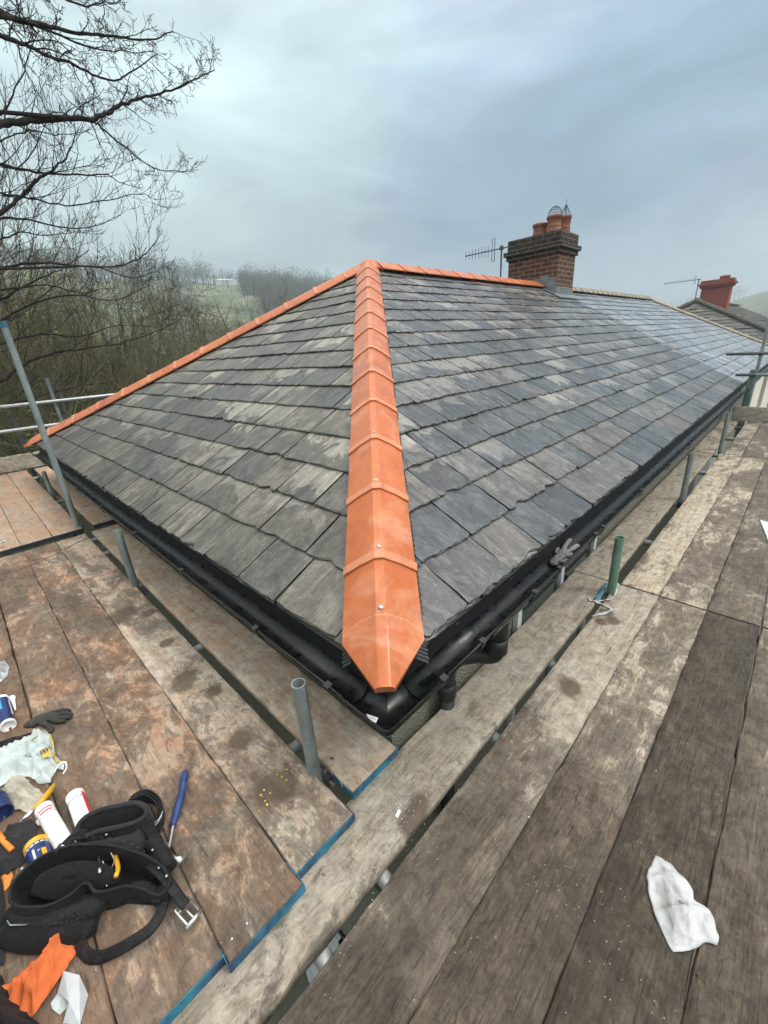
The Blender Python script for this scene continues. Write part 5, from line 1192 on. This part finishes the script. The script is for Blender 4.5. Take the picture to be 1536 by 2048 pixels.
# near tree with its limbs reaching in from the left
rnd=random.Random(41)
nt_=empty('bare_tree',(0,0,0),'large dark bare tree reaching in from the left edge across the sky','tree')
tx,ty=polar(118,8.0); tz=hgt(tx,ty); nt_.location=(tx,ty,tz); off=Vector((tx,ty,tz))
tr=MB(); tp=[Vector((tx,ty,tz-.3)),Vector((tx+.1,ty,tz+3)),Vector((tx,ty+.15,tz+6)),Vector((tx+.15,ty,tz+9)),Vector((tx+.1,ty,tz+12.5))]
TP=cat(tp,5); tr.tube([p-off for p in TP],[.30-.012*i for i in range(len(TP))],14); tr.build('trunk','barkd',nt_,True)
limbs=[  # (pixel path, distance start,end, radius start,end, bias up)
 ([(-60,255),(0,250),(60,241),(130,237),(185,238),(215,225),(245,208),(290,193),(340,180),(390,160),(428,142)],6.6,7.4,.052,.006,0),
 ([(-60,5),(0,26),(45,42),(100,52),(170,68),(240,72),(300,80),(348,62)],7.0,7.6,.045,.006,0),
 ([(40,38),(60,46),(120,70),(180,95),(240,103),(305,103)],7.0,7.9,.022,.005,0),
 ([(-60,50),(0,70),(40,85),(90,110),(150,130),(200,155),(235,160),(265,140),(315,108)],6.8,6.6,.034,.005,0),
 ([(180,240),(190,245),(230,278),(280,318),(315,338),(360,342),(397,341)],7.0,7.3,.018,.004,0),
 ([(-60,318),(0,330),(50,340),(100,347),(160,350),(215,350),(240,365),(285,376)],7.4,7.6,.028,.004,1),
 ([(-60,480),(0,430),(40,392),(80,356),(110,335),(140,300),(150,270)],6.9,7.2,.034,.006,1),
 ([(-60,380),(0,386),(60,397),(130,411),(200,402),(280,388),(312,400)],7.8,7.9,.022,.004,1),
 ([(-60,425),(0,435),(60,441),(130,456),(190,452),(240,430)],7.6,7.9,.024,.004,1),
 ([(-60,530),(0,536),(80,526),(200,534),(270,522),(305,492),(325,460)],7.4,7.6,.026,.004,1),
 ([(150,532),(200,536),(260,555),(300,546),(318,541)],7.4,7.7,.014,.004,0),
 ([(-60,790),(0,762),(60,722),(130,702),(220,690),(300,668),(360,640)],8.0,8.8,.042,.006,1),
 ([(-60,650),(0,640),(70,605),(150,590),(230,600),(300,570)],8.2,8.6,.030,.005,1),
 ([(-60,575),(0,580),(90,570),(160,585),(220,575)],7.8,8.3,.024,.004,1),
 ([(-60,705),(0,690),(80,668),(160,672),(240,650),(330,655)],8.4,9.,.026,.005,1),
 ([(-60,250),(-10,240),(20,200),(45,150),(60,100),(80,60)],7.4,7.6,.016,.004,1),
 ([(-60,500),(0,480),(40,465),(100,470),(160,462)],8.,8.3,.022,.004,1),
 ([(-60,-20),(0,-5),(80,-10),(170,8),(220,5),(280,-10)],7.2,7.7,.026,.004,0),
 ([(-60,830),(0,812),(90,790),(170,770),(250,762)],8.6,9.2,.030,.005,1),
 ([(205,-30),(206,20),(212,60)],7.1,7.1,.007,.005,0),
 ([(-60,620),(0,600),(70,560),(120,540),(180,500)],8.4,8.6,.03,.005,1),
 ([(-60,290),(0,280),(60,262),(120,270),(175,262)],7.8,8.,.014,.004,1)]
lm=MB(); tw=MB()
for pts,d0,d1,r0,r1,upb in limbs:
    L0=len(pts); P=cat([atd(x,y,d0+(d1-d0)*i/(L0-1)+rnd.gauss(0,.05)) for i,(x,y) in enumerate(pts)],5); n=len(P)
    P=[p+Vector((rnd.gauss(0,.006),rnd.gauss(0,.006),rnd.gauss(0,.006))) for p in P]
    lm.tube([p-off for p in P],[.8*(r0+(r1-r0)*(i/(n-1))**.7)*(1+.06*math.sin(i*2.3)) for i in range(n)],8)
    tot=sum((P[i+1]-P[i]).length for i in range(n-1)); s_=0.1
    while s_<tot:
        f=s_/tot; i=min(n-2,int(f*(n-1))); q=P[i].lerp(P[i+1],f*(n-1)-i); d=(P[i+1]-P[i]).normalized()
        a=Matrix.Rotation(rnd.random()*TW,3,d)@d.orthogonal().normalized()
        if upb: nd=(d*.7+a*.6+Vector((0,0,.35))).normalized(); L=rnd.uniform(.25,1.05)*(1-.45*f); 
        else: nd=(d*.55+a*.85).normalized(); L=rnd.uniform(.16,.62)*(1-.25*f)
        rb=(r0+(r1-r0)*f)
        grow(tw,q-off,nd,max(.0036,min(rb*.38,.008)),L,2,rnd,.16 if upb else .03,.42 if not upb else .30,3,.0022,(3,5) if not upb else (2,4),.15,.48 if not upb else .58,.85 if not upb else .55,5)
        s_+=rnd.uniform(.05,.13)*(1.7 if upb else 1.)
    # connect the limb to the trunk
    t0=min(TP,key=lambda q:abs(q.z-(P[0].z-.8))); lm.tube([t0-off,(t0.lerp(P[0],.5)+Vector((0,0,.1)))-off,P[0]-off],[r0*1.6,r0*1.25,r0],8)
lm.build('limb','barkd',nt_,True); tw.build('twigs','barkd',nt_)
# ------------------------------------------------------------------ far wooded hill
rnd=random.Random(51); mb=MB()
def farcrown(x,y,s,n,h0=0):
    z=hgt(x,y)+h0; mb.tube([(x,y,z),(x,y,z+s*.8)],[s*.05,s*.02],3,False)
    for k in range(n):
        a=rnd.random()*TW; u=rnd.uniform(-1,1); q=math.sqrt(1-u*u); rr_=rnd.random()**.5
        c=Vector((x+math.cos(a)*q*s*.55*rr_,y+math.sin(a)*q*s*.55*rr_,z+s*.85+u*s*.62*rr_))
        d=Vector((rnd.gauss(0,1),rnd.gauss(0,1),rnd.gauss(.6,1))).normalized()*s*rnd.uniform(.06,.16); v_=d.orthogonal().normalized()*s*rnd.uniform(.02,.05)
        mb.face([mb.vert(c-d),mb.vert(c+v_),mb.vert(c+d)])
for az in [50+k*.20 for k in range(260)]:                       # skyline trees
    rc=RC(az)
    dens=.95 if az<58 else (.6 if az<64 else .95)
    if rnd.random()<dens:
        x,y=polar(az+rnd.gauss(0,.1),rc-rnd.uniform(0,14)); farcrown(x,y,rnd.uniform(4,8.5)*(.7 if 60<az<64 else 1),130)
for k in range(1800):                                             # wood on the face of the hill
    az=rnd.uniform(50,60.5) if k%3 else rnd.uniform(62,104); el=rnd.uniform(.55,.97) if k%3 else rnd.uniform(.45,.98); rc=RC(az); r=70+(rc-70)*el
    if k%3 and az>58.5 and el<.72: continue
    if k%3==0 and nv((az*.12,el*4,0),1.,3)<.0: continue
    x,y=polar(az,r); farcrown(x,y,rnd.uniform(3.5,6.5),60)
for (a0,r0,a1,r1) in ((56,150,66,158),(57,120,68,126),(59,190,70,200),(61.3,126,61.8,188),(57.5,100,66,97)):  # hedgerows
    for k in range(110):
        f=k/110; x,y=polar(a0+(a1-a0)*f,r0+(r1-r0)*f); farcrown(x,y,rnd.uniform(1.2,2.4),26,-.6)
for az in [6+k*.35 for k in range(60)]:
    x,y=polar(az,RC(az)-rnd.uniform(0,40)); farcrown(x,y,rnd.uniform(5,9),60)
tag(mb.build('hillside_woodland','farwood'),'misty bare woodland and hedgerows on the hill beyond the valley',kind='stuff')
x,y=polar(62.4,268); z=hgt(x,y); e=empty('farm_building',(x,y,z),'long pale farm building on the misty skyline','farm building',rz=R(62.4+90))
mb=MB(); mb.box(-4.5,4.5,-2.5,2.5,-1,1.6); mb.build('wall','white',e)
mb=MB(); I=[mb.vert(p) for p in ((-4.7,-2.7,1.6),(4.7,-2.7,1.6),(4.7,0,2.5),(-4.7,0,2.5),(4.7,2.7,1.6),(-4.7,2.7,1.6))]; mb.face((I[0],I[1],I[2],I[3])); mb.face((I[3],I[2],I[4],I[5])); mb.build('roof','sheet',e)
# ------------------------------------------------------------------ haze
hm=bpy.data.materials.new('haze'); hm.use_nodes=True; t=hm.node_tree; t.nodes.clear(); o_=t.nodes.new('ShaderNodeOutputMaterial'); vo=t.nodes.new('ShaderNodeVolumePrincipled')
vo.inputs['Color'].default_value=(.80,.90,.95,1); vo.inputs['Density'].default_value=.0015; vo.inputs['Anisotropy'].default_value=0.
t.links.new(vo.outputs[0],o_.inputs['Volume'])
mb=MB(); mb.box(-720,720,-720,720,-34,64); hz=mb.build('haze',hm); tag(hz,kind='stuff')
